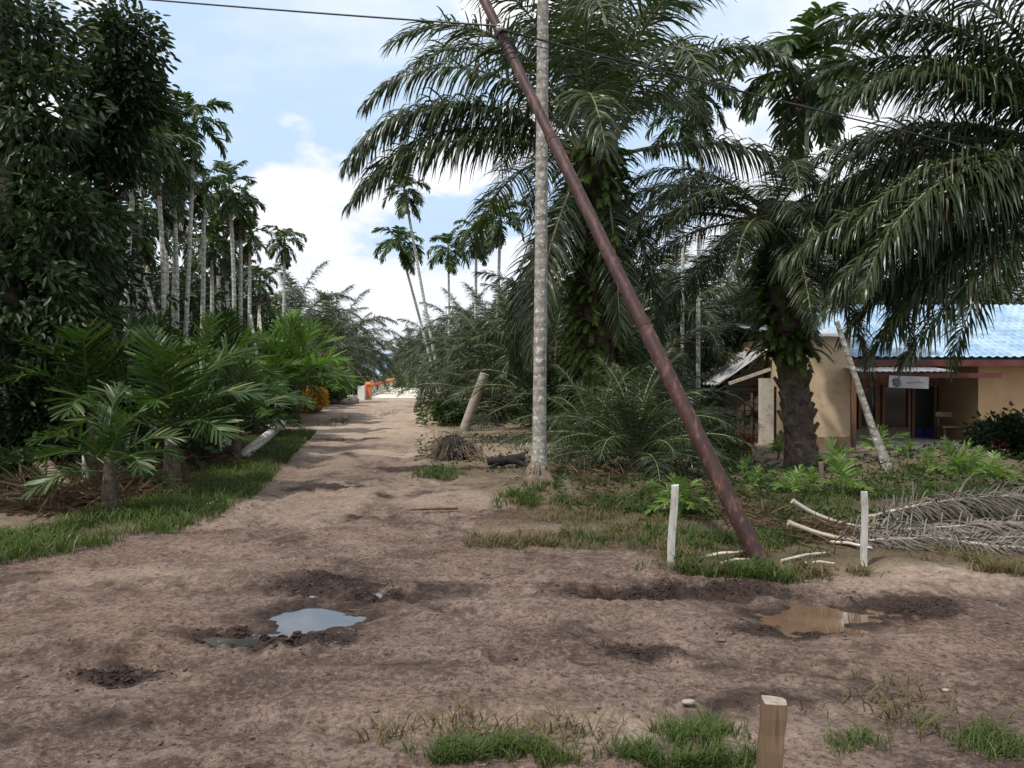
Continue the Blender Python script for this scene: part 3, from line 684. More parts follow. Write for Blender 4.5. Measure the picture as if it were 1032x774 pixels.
def shrub(base, size, n, label, llen=.13, lw=.05, mat='shrub', name='shrub', group=None, per=26, cat='shrub', spread=.2, stems=9):
    base = Vector(base); root = empty(name, base, label, cat, group)
    bl = [(np.array(base)+np.array([rng.normal(0, size[0]*.25), rng.normal(0, size[1]*.25), size[2]*(.5+.25*k/2)]), (size[0]*.55, size[1]*.55, size[2]*.42)) for k in range(3)]
    P, O = blob_points(bl, n, .35); P[:, 2] = np.maximum(P[:, 2], base.z+.06)
    mb = MB()
    for i in range(stems):
        e = Vector(P[int(rng.integers(len(P)))]); mb.tube([base-UP*.05, base.lerp(e, .5)+UP*.08, e], [.022*size[2], .014*size[2], .004], 5)
    mb.build('stem', M['bark'], root)
    C, D = cluster_leaves(P, O, per, spread, .2); link('foliage', leaves_mesh('foliage', C-np.array(base), D, llen, lw, M[mat]), root)
    return root

# ================================================================== PLACEMENT
def B(px, D): x = (px-CX)*D/F; return Vector((x, D, gz(x, D)))
def blobs_px(lst):      # (px, py, radius px, depth)
    return [(np.array(at(px, py, D)), (r*D/F, r*D/F*.9, r*D/F*1.05)) for px, py, r, D in lst]

# --- left grove: broad-leaved trees
broad_tree(B(22, 12.5), blobs_px([(15, 40, 62, 12.5), (-40, 130, 90, 12.8), (45, 120, 50, 12.2), (15, 215, 75, 12.5), (-70, 20, 80, 13), (70, 235, 48, 12.4), (-60, 250, 80, 12.6), (20, 310, 62, 11.9), (70, 320, 40, 12.4), (-50, 370, 70, 11.8), (15, 395, 45, 12.0)]), 760, 40,  # lowest front lobes added to shade the plants beneath
           'big dark broad-leaved tree filling the upper left corner beside the verge', r0=.24, seed=2)
broad_tree(B(112, 14.5), blobs_px([(128, 48, 33, 14.5), (120, 95, 40, 14.5), (102, 150, 38, 14.4), (85, 215, 28, 14.2), (98, 270, 30, 14.3)]), 330, 36,
           'slimmer broad-leaved tree with a pointed dark crown in front of the tallest betel palms', .17, .062, r0=.13, seed=3)
broad_tree(B(60, 19), blobs_px([(60, 250, 70, 19), (10, 300, 80, 19), (110, 310, 60, 19), (40, 180, 60, 20), (-40, 230, 90, 20)]), 420, 30,
           'low shadowed broad-leaved tree behind the big one at the left', .2, .075, r0=.16, seed=4)
broad_tree(B(155, 27), blobs_px([(150, 300, 46, 27), (110, 280, 50, 27), (190, 320, 40, 28), (60, 310, 60, 27)]), 300, 26, 'dark bushy tree behind the pale betel palm stems', .24, .09, r0=.16, seed=5)
broad_tree(B(225, 36), blobs_px([(215, 310, 34, 36), (255, 330, 30, 38), (180, 300, 30, 36), (270, 345, 22, 40)]), 260, 24, 'far bushy tree behind the leaning betel palm stems at the left', .28, .11, r0=.16, seed=6)

# --- left grove: betel palms (photo px of base, depth, photo px of crown base)
LA = [(131, 17.0, 137, 168, 'pale betel palm stem running up into the pointed broadleaf crown', 1.0, 2),
      (158, 18.5, 160, 178, 'betel palm with a straight pale stem just left of the tallest betel palm', 1.05, 1),
      (148, 21.0, 145, 250, 'thin betel palm with a short stem hidden behind the pointed broadleaf tree', .9, 2),
      (171, 20.0, 176, 196, 'betel palm with drooping dark fronds right behind the tallest one', 1.0, 3),
      (181, 20.5, 196, 150, 'tallest betel palm of the left grove, its crown against the sky', 1.05, 1),
      (178, 24.0, 178, 228, 'betel palm with a low crown between the pale stems of the left grove', .95, 3),
      (212, 27.0, 214, 262, 'short betel palm left of the round-crowned pair', 1.1, 3),
      (231, 26.0, 233, 212, 'full round-crowned betel palm standing out against the clouds', 1.15, 2),
      (241, 27.5, 243, 228, 'betel palm with yellowing lower fronds close behind the round-crowned one', 1.05, 3),
      (229, 31.0, 228, 272, 'betel palm whose crown sits below the round-crowned one', 1.1, 3),
      (257, 33.0, 262, 296, 'small betel palm with a dark ball of hanging fronds', .95, 5),
      (140, 19.5, 149, 138, 'tall betel palm whose crown shows between the pointed broadleaf tree and the tallest betel palm', 1.0, 2),
      (165, 22.5, 168, 158, 'slim betel palm in the thick of the crowns left of the tallest one', 1.0, 3),
      (200, 24.5, 206, 205, 'betel palm with its crown between the tallest one and the round-crowned pair', .95, 3),
      (221, 30.0, 219, 236, 'thin betel palm half hidden behind the round-crowned one', .95, 3),
      (250, 30.5, 252, 255, 'betel palm filling the gap before the lone one', 1.0, 3),
      (192, 29.0, 190, 262, 'short betel palm deep in the grove below the tallest crown', 1.0, 3),
      (236, 38.0, 240, 286, 'far low betel palm under the round-crowned pair', 1.2, 3),
      (283, 36.0, 287, 257, 'lone betel palm on a bare thin stem at the right end of the left grove', 1.15, 3)]
for i, (px, D, tx, ty, lab, sc, hang) in enumerate(LA):
    areca(B(px, D), at(tx, ty, D+random.uniform(-.2, .2)), lab, 101+i, .060 if D < 22 else .075, sc*(.74 if D < 25 else .72), 12, True, random.uniform(.03, .16), hang=min(hang, 3), group='betel palms of the left grove')
areca(B(118, 19), at(150, 268, 20.5), 'crownless pale stem leaning between the betel palms', 40, .055, crown=False, mat='deadtrunk', group='leaning dead palm stems', cat='palm stem')
areca(B(271, 24), at(253, 318, 26), 'left one of two thin bleached stems leaning by the road', 41, .055, crown=False, mat='deadtrunk', group='leaning dead palm stems', cat='palm stem', bow=.03)
areca(B(272, 27), at(262, 318, 29), 'right one of two thin bleached stems leaning by the road', 42, .055, crown=False, mat='deadtrunk', group='leaning dead palm stems', cat='palm stem', bow=.03)
areca(B(186, 17.5), at(150, 290, 18.5), 'short broken stem tilted across the upright betel palms', 43, .05, crown=False, mat='deadtrunk', group='leaning dead palm stems', cat='palm stem', bow=.02)
for i, (px, D, ty, lab) in enumerate(((112, 18, 318, 'stubby grey stem left of the pale betel palms'), (123, 23, 300, 'grey stem in the gap of the left grove'), (137, 19.5, 300, 'bare stem beside the broken tilted one'))):
    areca(B(px, D), at(px-1, ty-50, D), lab, 50+i, .06, .85, 8, False, .05, hang=3, group='betel palms of the left grove')

# --- left grove: young palms at the verge
clump('young_palm', G(110, 519), 'young palm nearest the grass verge with wide dark fan of fronds', 1, YOF, 11, .82, 10, 'young palms along the left verge', .62, 'oiltrunk', sr=.085)
clump('young_palm', G(173, 497), 'big young palm with fronds arching over the verge grass', 2, YOF, 14, 1.28, 14, 'young palms along the left verge', .95, 'oiltrunk', sr=.11)
clump('young_palm', G(238, 466), 'young palm behind the fallen pale log', 3, YOF, 13, 1.18, 12, 'young palms along the left verge', .7, 'oiltrunk', sr=.09)
clump('young_palm', B(92, 12.0), 'shadowed young palm under the big broadleaf tree', 4, YOF, 12, 1.3, 14, 'young palms along the left verge', 1.3, 'oiltrunk', sr=.08)
clump('young_palm', B(62, 14.0), 'taller shadowed young palm behind the wide-fanned one', 5, YOF, 14, 1.35, 14, 'young palms along the left verge', 1.9, 'oiltrunk', sr=.08)
clump('young_palm', B(202, 16.0), 'young palm with light tips between the big one and the log', 6, YOF_SUNLIT, 13, 1.45, 20, 'young palms along the left verge', 1.2, 'oiltrunk', sr=.09)
clump('young_palm', B(150, 15.5), 'upright young palm between the pale stems and the verge', 7, YOF, 13, 1.4, 14, 'young palms along the left verge', 1.5, 'oiltrunk', sr=.09)
clump('young_palm', B(258, 20.0), 'fresh green young palm beyond the log', 8, YOF_SUNLIT, 13, 1.35, 14, 'young palms along the left verge', .8, 'oiltrunk', sr=.1)
clump('young_palm', B(226, 21.0), 'young palm in the second row behind the log', 9, YOF, 13, 1.5, 14, 'young palms along the left verge', 1.6, 'oiltrunk', sr=.1)
clump('young_palm', B(298, 26.5), 'tall bright green young palm beside the yellow-orange shrub', 10, YOF_SUNLIT, 16, 1.75, 18, 'young palms along the left verge', 1.3, 'oiltrunk', sr=.12)
clump('young_palm', B(284, 29), 'bright young palm just behind the tallest of its row', 12, YOF_SUNLIT, 14, 1.7, 16, 'young palms along the left verge', 1.8, 'oiltrunk', sr=.12)
clump('young_palm', B(325, 35), 'small far young palm beside the bridge heap', 13, YOF_SUNLIT, 13, 1.4, 16, 'young palms along the left verge', .8, 'oiltrunk', sr=.1)
shrub(B(314, 30.5), (.75, .6, .9), 34, 'yellow-orange shrub beside the far end of the left verge', .2, .08, 'croton', 'croton_shrub', spread=.22)
for i, (px, D, s, lab) in enumerate((( -12, 12.2, 2.0, 'broad dark shrub at the left edge under the big tree'), (40, 11.8, 1.35, 'leafy shrub between the debris heap and the big tree'), (70, 16.5, 2.3, 'tall shadowed shrub behind the young palms'),
        (130, 18.5, 2.2, 'dark shrub at the foot of the pale betel palm stems'), (185, 20.5, 2.1, 'green shrub behind the upright young palm'), (210, 26, 2.6, 'tall shrub in the middle of the left grove'), (243, 31, 2.6, 'shrub below the round-crowned betel palm'),
        (334, 37, 1.5, 'round green shrub left of the bridge'), (306, 34, 1.8, 'leafy shrub behind the yellow-orange one'), (352, 50, 2.2, 'pale green bush beyond the bridge on the left'), (5, 17, 3.0, 'high dark thicket bush in the shade at the left edge'), (165, 24, 2.4, 'bush in deep shade between the betel stems'),
        (100, 22, 3.0, 'tall deep-shade bush far behind the left young palms'), (45, 24, 3.4, 'tallest deep-shade bush far behind the big left tree'), (150, 31, 3.4, 'far wide bush closing the back of the left grove'), (190, 36, 3.2, 'far bush closing the view left of the round-crowned palm'), (-40, 20, 3.6, 'bush reaching out of frame at the left edge'))):
    shrub(B(px, D), (s*.8, s*.6, s), int(60+30*s), lab, .15+.012*s, .06+.004*s, 'broad' if D < 25 else 'shrub', 'shrub', 'shrubs under the left grove', 26, 'shrub', .26+.03*s)
# dense low growth between the things of the grove: no one could count it
def undergrowth(name, regions, mat, label, l=.16, w=.05):
    C, D = [], []
    for (x0, x1, y0, y1, hh, n) in regions:
        px = rng.uniform(x0, x1, n); y = rng.uniform(y0, y1, n); x = (px-CX)*y/F
        z = H(x, y)+hh*rng.random(n)**1.4*(.4+1.0*vn(x*1.2, y*1.2))
        C.append(np.stack([x, y, z], -1)); d = rng.normal(size=(n, 3)); d[:, 2] = np.abs(d[:, 2])*.7-.1; D.append(d)
    return tag(link(name, leaves_mesh(name, np.concatenate(C), np.concatenate(D), l, w, M[mat])), label, kind='stuff')
undergrowth('undergrowth', [(-60, 40, 10.4, 13, .45, 2600), (0, 220, 13.0, 20, .9, 9000), (60, 270, 20, 30, 1.2, 8000), (215, 300, 24, 40, 1.1, 5000), (318, 352, 36, 50, .8, 2500), (-60, 190, 22, 40, 2.6, 9000), (130, 330, 40, 70, 3.0, 9000)], 'broad', 'dense shaded undergrowth on the floor of the left grove', .2, .07)
undergrowth('undergrowth', [(420, 560, 24, 40, .5, 3000), (540, 740, 19, 32, .9, 7000), (430, 720, 34, 55, 1.6, 9000), (395, 432, 44, 80, 1.8, 3500), (336, 372, 55, 100, 2.2, 4000), (640, 800, 30, 45, 1.6, 6000)], 'shrub', 'low green undergrowth beneath the oil palms right of the track', .2, .06)
# fallen things on the left
mb = MB(); a, b = G(244, 466), G(284, 437); mb.tube([a+UP*.10, a.lerp(b, .5)+UP*.17, b+UP*.26], [.115, .11, .10], 12, 0, True, True, .02)
mb.thing('fallen_log', M['deadtrunk'], 'thick pale palm log lying at the edge of the track', 'log', 'fallen palm logs')
mb = MB(); a, b = G(206, 468), G(240, 452); mb.tube([a+UP*.1, a.lerp(b, .5)+UP*.16, b+UP*.22], [.06, .055, .05], 9); mb.thing('fallen_log', M['deadtrunk'], 'thin pale pole lying behind the verge left of the thick log', 'log', 'fallen palm logs')
mb = MB(); a, b = G(204, 464), G(229, 458); mb.tube([a+UP*.22, b+UP*.28], [.05, .045], 9); mb.thing('fallen_log', M['deadtrunk'], 'short pale pole resting above the thin one', 'log', 'fallen palm logs')
mb = MB(); a = G(86, 503); mb.tube([a+Vector((-.12, .15, .55)), a+Vector((-.03, .05, .28)), a+UP*.06], [.012, .05, .075], 7, 0, True, True, .1); mb.thing('leaf_sheath', M['petiole'], 'pale fallen palm sheath propped in the debris under the young palms', 'palm sheath')
mb = MB(); a, b = G(40, 492), G(76, 512); mb.tube([a+UP*.35, a.lerp(b, .5)+UP*.22, b+UP*.06], [.11, .115, .12], 10, 0, True, True, .06); mb.thing('fallen_log', M['stick'], 'short brown log sloping down to the verge in the debris', 'log', 'fallen palm logs')
mb = MB(); a, b = G(-30, 500), G(60, 478); mb.tube([a+UP*.3, b+UP*.35], [.07, .06], 8, 0, True, True, .06); mb.thing('fallen_log', M['stick'], 'dark log lying across the shaded floor at the left edge', 'log', 'fallen palm logs')
def dead_heap(name, regions, n, label, mat='deadbrown', hh=.25, l=.5, w=.025):
    C, D = [], []
    for (px, py, rx, ry) in regions:
        k = n//len(regions); c = G(px, py); sx = rx*c.y/F; sy = ry
        x = c.x+sx*rng.normal(size=k)*.5; y = c.y+sy*rng.normal(size=k)*.5; z = H(x, y)+hh*rng.random(k)*np.exp(-((x-c.x)/sx)**2-((y-c.y)/sy)**2)+.02
        C.append(np.stack([x, y, z], -1)); d = rng.normal(size=(k, 3)); d[:, 2] = d[:, 2]*.35; D.append(d)
    return tag(link(name, leaves_mesh(name, np.concatenate(C), np.concatenate(D), l, w, M[mat], .1)), label, kind='stuff')
dead_heap('dead_leaf_litter', [(40, 500, 70, 1.0), (75, 512, 45, .5), (130, 500, 40, .8), (10, 490, 70, 1.3), (100, 480, 80, 1.6), (190, 470, 60, 1.4)], 5200, 'brown dead palm leaves piled on the shaded floor of the left grove')
dead_heap('dead_leaf_litter', [(740, 520, 60, .7), (820, 540, 60, .5), (600, 480, 80, 1.0), (720, 500, 70, .8)], 1500, 'brown dead leaves under the leaning pole', 'deadbrown', .1, .3, .02)
for (px, py, s, lab) in ((211, 510, .045, 'crumpled white wrapper on the verge edge'), (217, 505, .02, 'tiny white scrap behind the crumpled wrapper')):
    mb = MB(); mb.blob(G(px, py)+UP*s*.5, (s, s*.8, s*.6), 0, 7, 5, .5); mb.thing('litter', M['plastic'], lab, 'litter')

# --- far left oil palms and trees beyond
for i, (px, D, h, L, lab) in enumerate(((326, 46, 2.3, 4.4, 'oil palm behind the bright young palm at the left side of the track'), (345, 56, 2.8, 5.0, 'oil palm reaching over the bridge from the left'), (300, 58, 4.5, 5.5, 'tall far oil palm behind the lone betel palm'),
        (354, 80, 3.0, 5.0, 'far oil palm left of the end of the track'), (330, 90, 4.0, 5.5, 'distant oil palm in the left row'), (360, 120, 3.4, 5.0, 'most distant oil palm of the left row'), (255, 50, 3.4, 5.5, 'oil palm behind the leaning bleached stems'), (205, 48, 4.2, 5.5, 'shaded oil palm at the back of the left grove'), (150, 44, 4.0, 5.5, 'oil palm glimpsed between the pale left stems'))):
    oil_palm(B(px, D), h, lab, 200+i, L, 26, -18, .3, group='oil palms left of the track')
# --- the bridge
br = empty('bridge', (-5.6, 42, .35), 'pale concrete bridge with orange and white railings where the track narrows', 'bridge')
xl, xr = (362-CX)*42/F, (470-CX)*42/F; zt = CAMH-(401-HY)*42/F
zf_ = lambda y: zt+(y-42)*.033
mb = MB(); vs = []
for y_ in (42, 53):
    for x_, dz in ((xl, -.4), (xr, -.4), (xr, 0), (xl, 0)): vs.append((x_, y_, zf_(y_)+dz))
mb.add(vs, [(0, 1, 2, 3), (7, 6, 5, 4), (3, 2, 6, 7), (1, 0, 4, 5), (0, 3, 7, 4), (2, 1, 5, 6)]); mb.build('deck', M['concrete'], br)
for sx, left_ in ((xl+.18, 1), (xr-.18, 0)):
    for k in range(5): y_ = 42.6+k*2.4; mb = MB(); mb.box((sx, y_, zf_(y_)+.25), (.14, .14, .5)); mb.build('railing_post', M['whitepaint'], br)
    mb = MB(); mb.add([(sx+dx, y_, zf_(y_)+dz) for y_ in (42.1, 52.9) for dx, dz in ((-.1, .5), (.1, .5), (.1, .62), (-.1, .62))], [(0, 1, 2, 3), (7, 6, 5, 4), (3, 2, 6, 7), (1, 0, 4, 5), (0, 3, 7, 4), (2, 1, 5, 6)]); mb.build('railing', M['orange'], br)
    mb = MB(); mb.box((sx, 41.75, zt+.25), (.36, .36, .75)); mb.build('end_pillar', M['whitepaint'], br)
    mb = MB(); q = .30 if left_ else -.26
    mb.box((sx+q, 42.05, zt+.36), (.22, .2, .72)); mb.box((sx+q, 42.05, zt+.78), (.34, .3, .14), None, 0, .7); mb.build('end_block', M['orange'] if left_ else M['rust'], br)
mb = MB()
for k in range(14):
    c = G(300+random.uniform(-14, 22), 412+random.uniform(-3, 5)) if k < 7 else G(345+random.uniform(-14, 12), 404+random.uniform(-1, 4)); mb.blob(c+UP*.12, (random.uniform(.15, .4), random.uniform(.15, .3), random.uniform(.1, .22)), 0, 7, 5, .3)
mb.thing('rubble_heap', M['plank'], 'low heap of grey rubble beside the track below the yellow-orange shrub', 'rubble')

# --- right side: the oil palms, near ones first
def sk_center(az, e): return (145 < az < 222 and e < 66) or (e < 12) or ((az < 60 or az > 300) and e < 64)
oil_palm(B(603, 18), 6.3, 'big oil palm with a fern-covered trunk right behind the leaning pole', 301, 6.3, 36, 5, .44, at(600, 160, 18), fern=820, skip=sk_center, dead=0,
         extra=[(184, 60, 108, 5.9, 2.2, 1.3), (178, 40, 104, 6.1, 2.6, 1.5), (190, 16, 72, 5.7, 2.6, 1.4), (172, 28, 90, 5.9, 2.6, 1.5), (186, 34, 96, 6.0, 2.6, 1.5), (354, 14, 74, 5.6, 2.2, 1.5), (332, 64, 112, 5.0, 2.0, 1.4), (40, 62, 100, 5.0, 1.9, 1.4), (150, 70, 88, 6.2, 1.5, 1.4),
                (232, -50, 34, 5.0, 1.4, 1.2), (200, -64, 22, 4.8, 1.4, 1.2), (165, -58, 28, 5.0, 1.3, 1.2), (130, -45, 38, 5.4, 1.4, 1.2), (340, -66, 20, 4.6, 1.2, 1.2), (290, -70, 16, 4.2, 1.2, 1.2)], fern_h=(.05, 1.03))
oil_palm(B(809, 18.2), 5.4, 'leaning-trunked oil palm in front of the shed and the cream wall', 302, 4.0, 40, -40, .35, at(777, 228, 18), fern=260, bow=.05, dead=0, fern_h=(.45, 1.), skip=lambda az, e: e > 54 or (150 < az < 262 and e < 2),
         extra=[(186, 40, 96, 3.9, 1.9, 1.5), (190, 16, 72, 3.6, 1.8, 1.5), (208, 30, 90, 4.0, 1.9, 1.5), (350, 30, 80, 4.0, 1.9, 1.5), (262, 12, 72, 3.8, 2.0, 1.5), (288, 2, 62, 3.6, 2.0, 1.5), (241, 0, 60, 3.8, 2.0, 1.5), (305, -10, 52, 3.6, 2.0, 1.5), (272, -35, 34, 3.0, 1.8, 1.4), (318, 20, 80, 3.9, 2.0, 1.5)])
oil_palm(B(1112, 14.2), 5.0, 'oil palm standing out of frame at the right, its fronds hanging over the blue roof', 303, 5.2, 34, -24, .40, at(1108, 165, 14.2), fern=60, skip=lambda az, e: 195 < az < 265 and e < 45,
         extra=[(176, 30, 84, 5.0, 2.0, 1.5), (188, 8, 62, 4.9, 2.1, 1.5), (170, 14, 60, 5.2, 2.1, 1.5), (182, 50, 92, 5.0, 1.8, 1.5), (172, 68, 90, 5.2, 1.7, 1.5), (160, -4, 46, 4.8, 2.0, 1.4), (150, 34, 70, 5.2, 1.8, 1.5), (180, -10, 44, 5.2, 2.2, 1.4), (176, -2, 40, 5.8, 2.4, 1.4), (186, -14, 36, 5.7, 2.4, 1.4), (172, -24, 30, 5.2, 2.3, 1.4), (192, -8, 42, 5.6, 2.3, 1.4), (180, -30, 22, 4.8, 2.2, 1.3), (178, -36, 14, 5.2, 2.4, 1.3), (188, -40, 12, 5.0, 2.4, 1.3), (181, 62, 78, 5.6, 2.0, 1.4), (170, 56, 84, 5.4, 2.0, 1.4), (188, 44, 80, 5.2, 2.1, 1.4), (176, 74, 78, 5.8, 1.9, 1.4)])
OR = [(690, 30, 3.0, 4.6, 'oil palm behind the gap between the big one and the leaning-trunked one'), (655, 29, 2.6, 4.8, 'oil palm low behind the leaning pole'), (752, 31, 3.4, 5.0, 'oil palm rising behind the shed roof'), (862, 33, 4.2, 5.2, 'oil palm behind the left end of the blue roof'),
      (935, 36, 4.2, 5.2, 'oil palm behind the middle of the blue roof'), (1010, 34, 4.4, 5.2, 'oil palm behind the right end of the blue roof'), (566, 27, 2.0, 4.2, 'oil palm right of the mottled stem, behind the big trunk'), (522, 31, 1.5, 4.0, 'oil palm directly left of the mottled stem'),
      (494, 34, 1.6, 4.0, 'grey-fronded oil palm behind the slanting stump'), (500, 43, 2.3, 4.2, 'oil palm with the highest crown left of the mottled stem'), (478, 44, 1.8, 4.2, 'low oil palm beside the track below the tilted betel palms'), (466, 57, 3.0, 4.6, 'oil palm by the right end of the bridge'),
      (438, 72, 3.2, 4.6, 'oil palm beyond the bridge on the right'), (415, 92, 3.0, 5.0, 'far oil palm at the right of the vanishing track'), (404, 120, 3.0, 5.0, 'farthest oil palm of the right row'), (545, 40, 2.4, 4.4, 'oil palm seen past the mottled stem'), (620, 40, 4.0, 5.6, 'oil palm far behind the big fern-covered trunk'), (685, 42, 4.2, 5.8, 'far oil palm under the small betel palm'), (590, 52, 3.8, 5.8, 'deep row oil palm left of the big trunk'), (500, 60, 2.2, 5.6, 'deep row oil palm above the grey-fronded one'), (800, 44, 5.2, 6, 'deep row oil palm behind the leaning-trunked one')]
for i, (px, D, h, L, lab) in enumerate(OR):
    oil_palm(B(px, D), h, lab, 320+i, L, 30, -22, .33, group='oil palms right of the track')
for i, (px, D, L, lab) in enumerate(((478, 33, 2.4, 'young oil palm at the right edge of the track before the bridge'), (500, 27, 3.4, 'young oil palm left of the mottled stem'), (560, 23.5, 3.8, 'young oil palm in the shade left of the big trunk'), (628, 23, 4.2, 'young oil palm behind the leaning pole'), (640, 22, 3.0, 'young oil palm between the pole and the shed'), (540, 30, 4.4, 'young oil palm further behind the mottled stem'))):
    young_oil(B(px, D), lab, 400+i, L, 22, h=.5)
young_oil(B(640, 12.2), 'bushy spiky young palm between the mottled stem and the leaning pole', 420, 1.75, 44, emin=0, h=.3)
young_oil(B(700, 14.2), 'dark spiky young palm just right of the leaning pole', 421, 1.0, 26, emin=4, h=.3)
young_oil(B(600, 14.0), 'low spiky palm in the shade right of the mottled stem', 422, 1.9, 22, emin=4, h=.2)
for i, (px, D, s, lab, mt) in enumerate(((722, 21.5, .7, 'leafy bush beside the plank shed', 'shrub'), (668, 17, .9, 'dark bush in the shade behind the spiky palms', 'broad'), (575, 19.5, 1.5, 'dark bush at the left foot of the big oil palm', 'broad'), (625, 17.2, 1.5, 'climbing bush at the right foot of the big oil palm', 'shrub'),
        (1000, 17.5, .95, 'dark bush under the right wall of the house', 'broad'), (1035, 16.5, 1.1, 'dark bush at the right edge of the yard', 'broad'), (458, 27, .6, 'bright bush at the right edge of the track', 'shrub'), (452, 25, .7, 'small bright bush left of the slanting stump', 'shrub'), (503, 29, 1.0, 'bright bush right of the slanting stump', 'shrub'), (480, 40, 1.6, 'bush under the grey-fronded oil palm', 'shrub'),
        (660, 27, 2.6, 'tall bush filling the gap behind the pole', 'broad'), (600, 30, 2.8, 'tall bush behind the big trunk', 'broad'), (715, 32, 3.2, 'tall bush behind the shed', 'broad'), (545, 35, 2.6, 'tall bush behind the mottled stem', 'broad'), (775, 33, 3.6, 'high bush between the shed and the house', 'broad'))):
    shrub(B(px, D), (s*.8, s*.6, s), int(60+34*s), lab, .12+.02*s, .05+.008*s, mt, 'shrub', 'shrubs right of the track', 26, 'shrub', .22+.05*s)
shrub(B(742, 20.5), (.4, .35, .55), 34, 'small red-leaved shrub in front of the plank shed', .12, .05, 'redleaf', 'red_shrub', None, 20)
shrub(B(1012, 16.2), (.3, .25, .4), 9, 'red-flowering shrub at the right end of the house yard', .10, .05, 'redleaf', 'red_shrub', None, 14)
# tilted and straight betel palms
RA = [((444, 41), (406, 258, 41), 'left one of the two tilted betel palms right of the track', 1.15, 3), ((447, 38.5), (410, 205, 38.5), 'right one of the two tilted betel palms right of the track', 1.1, 2), ((452, 47), (452, 262, 47), 'small-crowned betel palm between the tilted pair and the straight pair', 1.2, 2),
      ((479, 37), (480, 250, 37), 'straight betel palm left of the one with the heavier crown', 1.0, 2), ((496, 34), (504, 236, 34), 'betel palm with a heavy drooping crown left of the mottled stem', 1.1, 3),
      ((812, 19.5), (813, 96, 20.5), 'tall betel palm with a large crown over the leaning-trunked oil palm', 1.12, 3), ((704, 24), (706, 104, 24), 'thin betel palm right of the big oil palm crown', 1.15, 2), ((686, 27), (688, 140, 27), 'shorter thin betel palm close to the big oil palm', 1.1, 2)]
for i, (b, t_, lab, sc, hang) in enumerate(RA):
    areca(B(*b), at(*t_), lab, 70+i, .075 if i < 5 else .065, sc*(1.5 if i == 5 else 1.0), 14 if i == 5 else 12, True, .05, hang=hang, group='betel palms right of the track')
# mottled near stem
b = G(543, 488); t_ = at(548, -190, b.y+.25)
nr = areca(b, t_, 'mottled grey palm stem standing alone in the middle of the yard edge', 90, .086, 1.1, 9, True, .03, 'neartrunk', 'palm with a mottled stem', hang=2)
mb = MB()
for k in range(130):
    a = random.uniform(0, 2*PI); o = Vector((math.cos(a), math.sin(a), 0)); q = b+o*random.uniform(.10, .27); q.z = gz(q.x, q.y)-.02; s0 = random.uniform(.02, .30)
    mb.tube([b+o*.065+UP*s0, b+o*random.uniform(.09, .16)+UP*s0*random.uniform(.5, .8), q], [.016, .02, .016], 5, 0, False, True, .2)
mb.blob(b+UP*.04, (.2, .2, .16), 0, 14, 8, .2)
mb.build('root_mass', M['stick'], nr)

# --- leaning steel pole with its insulator, and cables
pb = G(766, 566); pq = at(487, 0, 8.6); pt = pb.lerp(pq, 1.16)
pole = empty('utility_pole', pb, 'rust-red steel pole leaning steeply to the left across the big oil palm', 'utility pole')
mb = MB(); mb.tube([pb-(pq-pb)*.03, pb.lerp(pq, .36), pb.lerp(pq, .363), pb.lerp(pq, .70), pb.lerp(pq, .703), pt], [.074, .070, .064, .061, .055, .050], 18); mb.build('shaft', M['rust'], pole)
for f in (.362, .7015):
    mb = MB(); mb.tube([pb.lerp(pq, f-.006), pb.lerp(pq, f+.006)], [.073 if f < .5 else .064]*2, 18); mb.build('joint_collar', M['rust'], pole)
fi = min(np.linspace(.8, 1, 401), key=lambda f: abs(HY+(CAMH-pb.lerp(pq, f).z)*F/pb.lerp(pq, f).y-36)); ia = pb.lerp(pq, float(fi)); ax = (pq-pb).normalized(); nrm = Vector((0, -1, 0)); nrm = (nrm-ax*nrm.dot(ax)).normalized(); sdv = ax.cross(nrm)
mb = MB(); mb.tube([ia-ax*.03, ia+ax*.03], [.066, .066], 16); mb.tube([ia+nrm*.05, ia+nrm*.13], .012, 6); mb.build('clamp', M['cable'], pole)
mb = MB(); mb.tube([ia+nrm*.075, ia+nrm*.085, ia+nrm*.10, ia+nrm*.115, ia+nrm*.125], [.02, .036, .024, .036, .02], 12); mb.build('insulator', M['ceramic'], pole)
mb = MB()
for k in range(5): # coil of slack wire bound to the pole
    c = ia-ax*(.12+.05*k); mb.tube([c+(nrm*math.cos(q)+sdv*math.sin(q))*(.064+.006*k)+ax*.02*math.sin(q*2+k) for q in np.linspace(0, 2*PI, 13)], .006, 5, 0, False)
mb.build('wire_coil', M['cable'], pole)
def cable(a, b_, sag, label, rad=.011, n=40):
    mb = MB(); mb.tube([a.lerp(b_, i/n)-UP*sag*4*(i/n)*(1-i/n) for i in range(n+1)], rad, 6)
    o = mb.thing('power_cable', M['cable'], label, 'cable', 'power cables')
ha = ia+nrm*.12
cable(ha, at(-330, -48, 13.0), .08, 'black cable running from the leaning pole to the upper left edge')
cable(ha-ax*.05, at(1330, 222, 15.5), .12, 'black cable running from the leaning pole through the palms to the right edge')
cable(pb.lerp(pq, .90)+nrm*.06, at(1240, 176, 20), .22, 'thinner cable just above the other one running to the right edge', .006)
mb = MB(); mb.tube([at(543, 150, 12.6), at(542, 195, 12.6), at(536, 232, 12.5), at(525, 268, 12.4), at(522, 300, 12.4)], .009, 6); mb.thing('dangling_wire', M['cable'], 'short loose wire dangling beside the mottled stem', 'wire')

